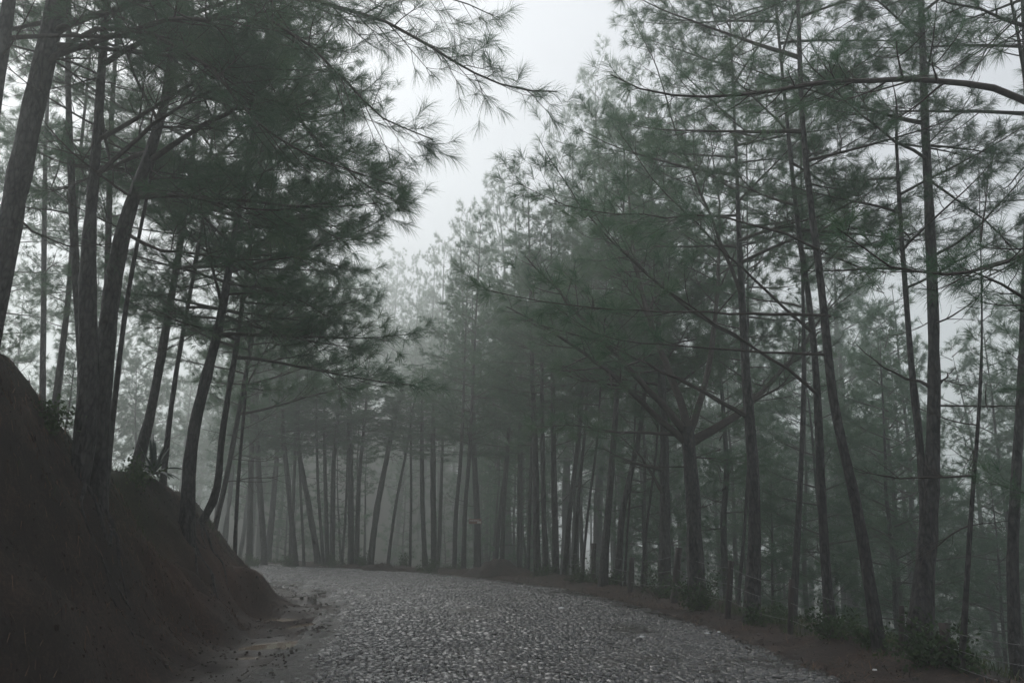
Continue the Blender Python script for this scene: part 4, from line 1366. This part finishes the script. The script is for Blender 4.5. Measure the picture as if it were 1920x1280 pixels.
bush(1745, 1240, 9.6, 0.55, 'green bush between the two-stemmed pine and the short fence post', 22)
bush(1800, 1262, 9.3, 0.4, 'low leafy bush right of the short fence post', 16)
bush(1565, 1212, 11.6, 0.45, 'leafy bush at the foot of the medium straight pine', 16)
bush(1310, 1120, 16.3, 0.8, 'dark bush wrapped round the foot of the stout forked pine', 26)
bush(1238, 1112, 19.5, 0.8, 'bush at the foot of the grey pine behind the verge', 20)
bush(1095, 1090, 23.5, 0.8, 'low green bush at the verge left of the upright pine', 18)
bush(800, 1056, 29.5, 0.6, 'pale low bush in front of the far trunks left of the soil heap', 18)
bush(1415, 1150, 13.9, 0.3, 'tiny weed bush at the foot of the knobbly pine', 10)
for bx_, by_, bd_, bs_, bl_ in ((90, 800, 9.0, 0.35, 'straggly bush hanging over the bank crest left of the cluster'),):
    dd_ = ground_hit(bx_, by_, 3, 25)
    bush(bx_, by_, dd_ or bd_, bs_, bl_, 10, 'bushes on the bank')
for bx_, by_, bs_, bl_ in ((470, 1046, 0.5, 'bush at the far road edge next to the bank end'), (540, 1048, 0.5, 'bush at the far road edge by the left-leaning pine'), (625, 1052, 0.6, 'bush at the far road edge between two slim pines'),
                           (680, 1054, 0.5, 'bush at the foot of the right-leaning pine'), (755, 1056, 0.6, 'bush at the far road edge left of the pale bush'), (860, 1064, 0.6, 'bush left of the signboard pine foot'),
                           (1020, 1083, 0.5, 'bush at the road edge right of the soil heap'), (1150, 1098, 0.6, 'bush between upright pine and crooked pine'), (1460, 1172, 0.35, 'weed bush between knobbly pine and medium pine'),
                           (1640, 1236, 0.3, 'weed bush behind the foot of the curved slender pine')):
    dd_ = (ground_hit(bx_, by_) or 33) + 0.6
    bush(bx_, by_, dd_, bs_, bl_, 14)
bush(255, 885, 13.2, 0.4, 'straggly bush beside the agave on the bank', 14, 'bushes on the bank')

# ------------------------------------------------------------------ ground cover: grass, litter, clods
def cover_pts(n, srange, trange, dens=None):
    s_, t_ = rng.uniform(*srange, n), rng.uniform(*trange, n)
    x, y = road_point(s_, t_)
    if dens is not None:
        k = rng.random(n) < dens(s_, t_, x, y)
        s_, t_, x, y = s_[k], t_[k], x[k], y[k]
    return x, y, height(x, y)


def blades(x, y, z, lmin, lmax, wd, flat, name, mat, label, cat=None):
    n = len(x)
    P = np.stack([x, y, z], 1)
    az = rng.uniform(0, 6.28, n)
    el = np.abs(rng.normal(0, 0.18, n)) if flat else rng.uniform(0.7, 1.5, n)
    D = np.stack([np.cos(az) * np.cos(el), np.sin(az) * np.cos(el), np.sin(el)], 1)
    L = rng.uniform(lmin, lmax, n)
    S_ = np.stack([-np.sin(az), np.cos(az), np.zeros(n)], 1) * wd / 2
    if flat:
        # lie along the slope
        e = 0.05
        gxs = (height(x + e, y) - z) / e
        gys = (height(x, y + e) - z) / e
        D[:, 2] = D[:, 0] * gxs + D[:, 1] * gys + rng.normal(0.05, 0.35, n)
        D /= np.linalg.norm(D, axis=1)[:, None]
        P[:, 2] += 0.012
        mid = P + D * (L * 0.5)[:, None] + np.stack([np.zeros(n)] * 2 + [rng.uniform(0, 0.012, n)], 1)
        tip = P + D * L[:, None]
    else:
        mid = P + D * (L * 0.55)[:, None]
        D2 = D.copy()
        D2[:, 2] -= 0.8
        tip = mid + D2 * (L * 0.4)[:, None]
    V = np.stack([P - S_, P + S_, mid + S_ * 0.8, mid - S_ * 0.8, tip], 1).reshape(-1, 3)
    k = np.arange(n)[:, None] * 5
    o = link(name, mesh_from(name, V, k + np.array([[3, 2, 4]]), k + np.array([[0, 1, 2, 3]]), mat))
    tag(o, label, kind='stuff')


pat = lambda s_, t_, x, y: np.clip(0.5 + 1.6 * fbm(x, y, 1.4, 83, 3), 0, 1)
x, y, z = cover_pts(52000, (3, 26), (-9.5, -3.9), lambda s_, t_, x, y: np.clip(0.4 + 1.3 * fbm(x, y, 0.9, 85, 3), 0.05, 1))
blades(x, y, z, 0.06, 0.18, 0.010, True, 'pine_litter', M['litter'], 'brown fallen pine needles covering the left bank')
x, y, z = cover_pts(36000, (4, 36), (3.3, 6.6), lambda s_, t_, x, y: np.clip(0.45 + 1.3 * fbm(x, y, 0.9, 87, 3), 0.05, 1))
blades(x, y, z, 0.07, 0.2, 0.010, True, 'verge_litter', M['litter'], 'brown needle litter along the right-hand verge')
x, y, z = cover_pts(46000, (5, 60), (4.1, 7.5), lambda s_, t_, x, y: np.clip(0.15 + 2.2 * fbm(x, y, 1.1, 89, 3), 0, 1) * sstep(4.1, 4.9, t_))
blades(x, y, z, 0.10, 0.36, 0.013, False, 'verge_grass', M['grass'], 'sparse green grass along the edge of the right-hand verge')
x, y, z = cover_pts(42000, (5, 26), (-11, -4.7), lambda s_, t_, x, y: sstep(4.7, 6.2, -t_) * np.clip(0.15 + 2.2 * fbm(x, y, 1.2, 91, 3), 0, 1))
blades(x, y, z, 0.08, 0.3, 0.011, False, 'bank_grass', M['grass'], 'thin grass and moss on the brow of the left bank')
# clods and small stones in the mud
g = Geo()
x, y, z = cover_pts(2200, (5, 30), (-4.2, -2.8))
x2, y2, z2 = cover_pts(1400, (5, 30), (2.9, 4.6))
for a, b, c in zip(np.concatenate([x, x2]), np.concatenate([y, y2]), np.concatenate([z, z2])):
    V, F3, F4 = SV[int(rng.integers(0, 10))]
    r = rng.uniform(0.006, 0.022) * (1 if rng.random() < 0.93 else 1.8)
    an = rng.uniform(0, 6.28)
    cc, s2 = math.cos(an), math.sin(an)
    V = V * np.array([r, r * rng.uniform(0.6, 1), r * 0.7])
    g.add(np.stack([V[:, 0] * cc - V[:, 1] * s2 + a, V[:, 0] * s2 + V[:, 1] * cc + b, V[:, 2] + c + 0.002], 1), F3, F4)
tag(link('gravel', g.mesh('gravel', mat_noise('muddy_clods', [(0.3, (0.02, 0.016, 0.013)), (0.7, (0.06, 0.046, 0.038))], 14, (0.3, 0.7), 0.3, island=0.5))), 'muddy clods and small stones along the road edges', kind='stuff')
# roots creeping down the bank face from the trees on it
for key, n_ in (('cluster_front', 3), ('cluster_lean', 1), ('bank_right', 3), ('hook', 2), ('slant_a', 1)):
    root, Q_, b_ = L_[key]
    for k in range(n_):
        p = np.array([b_[0], b_[1]])
        a = rng.uniform(-1.6, 1.0) + k * 0.4
        P = []
        for q in range(14):
            P.append([p[0], p[1], hgt(p[0], p[1]) + 0.012 - 0.02 * (q / 13)])
            a += rng.normal(0, 0.45)
            p = p + 0.11 * np.array([math.cos(a), math.sin(a)])
        g = Geo()
        g.tube(np.array(P) - np.array(b_), np.linspace(rng.uniform(0.025, 0.045), 0.006, 14), 6, 0.12)
        link('root', g.mesh('root', M['bark'], True), root)
g = Geo()
x, y, z = cover_pts(2500, (4, 24), (-7, -4.1))
for a, b, c in zip(x, y, z):
    V, F3, F4 = SV[int(rng.integers(0, 10))]
    r = rng.uniform(0.006, 0.02) * (1 if rng.random() < 0.95 else 1.8)
    an = rng.uniform(0, 6.28)
    cc, s2 = math.cos(an), math.sin(an)
    V = V * np.array([r, r * rng.uniform(0.5, 1), r * 0.8])
    g.add(np.stack([V[:, 0] * cc - V[:, 1] * s2 + a, V[:, 0] * s2 + V[:, 1] * cc + b, V[:, 2] + c - 0.005], 1), F3, F4)
tag(link('clods', g.mesh('clods', M['soil'])), 'crumbled clods of soil and small stones on the cut bank', kind='stuff')
# fallen twigs
for i in range(26):
    if i < 18: s_, t_ = rng.uniform(7, 22), rng.uniform(-7.5, -3.9)
    else: s_, t_ = rng.uniform(8, 20), rng.uniform(3.5, 5.0)
    x, y = road_point(s_, t_)
    x, y = float(x), float(y)
    o = link('fallen_twig', DEAD[int(rng.integers(0, 6))], None)
    sc = rng.uniform(0.2, 0.5)
    e = 0.3
    z0 = hgt(x, y)
    nrm = Vector((-(hgt(x + e, y) - z0) / e, -(hgt(x, y + e) - z0) / e, 1)).normalized()
    o.matrix_world = Matrix.Translation((x, y, z0 + 0.03)) @ nrm.to_track_quat('Z', 'Y').to_matrix().to_4x4() @ Matrix.Rotation(rng.uniform(0, 6.28), 4, 'Z') @ Matrix.Diagonal((sc, sc, sc * 0.3, 1))
    tag(o, 'small fallen twig lying in the litter of the left bank' if i < 18 else 'small fallen twig lying on the right-hand verge', 'twig', 'fallen twigs')

# ------------------------------------------------------------------ fog
V = np.array([(x, y, z) for x in (-270, 270) for y in (-130, 335) for z in (-30, 52)], float)
F = [(0, 1, 3, 2), (4, 6, 7, 5), (0, 4, 5, 1), (2, 3, 7, 6), (0, 2, 6, 4), (1, 5, 7, 3)]
m, nt_, o_ = new_mat('fog')
pv = N(nt_, 'ShaderNodeVolumePrincipled')
pv.inputs['Color'].default_value = (0.96, 1.0, 0.98, 1)
pv.inputs['Anisotropy'].default_value = 0.65
pv.inputs['Density'].default_value = HAZE_DENSITY
nt_.links.new(pv.outputs[0], o_.inputs['Volume'])
haze = tag(link('haze', mesh_from('haze', V, None, F, m)), 'pale morning fog filling the forest', kind='stuff')
print('tris each', sorted([(len(m_.polygons), m_.name) for m_ in bpy.data.meshes])[-8:])
print('objects', len(bpy.data.objects), 'mesh tris', sum(len(m_.polygons) for m_ in bpy.data.meshes))
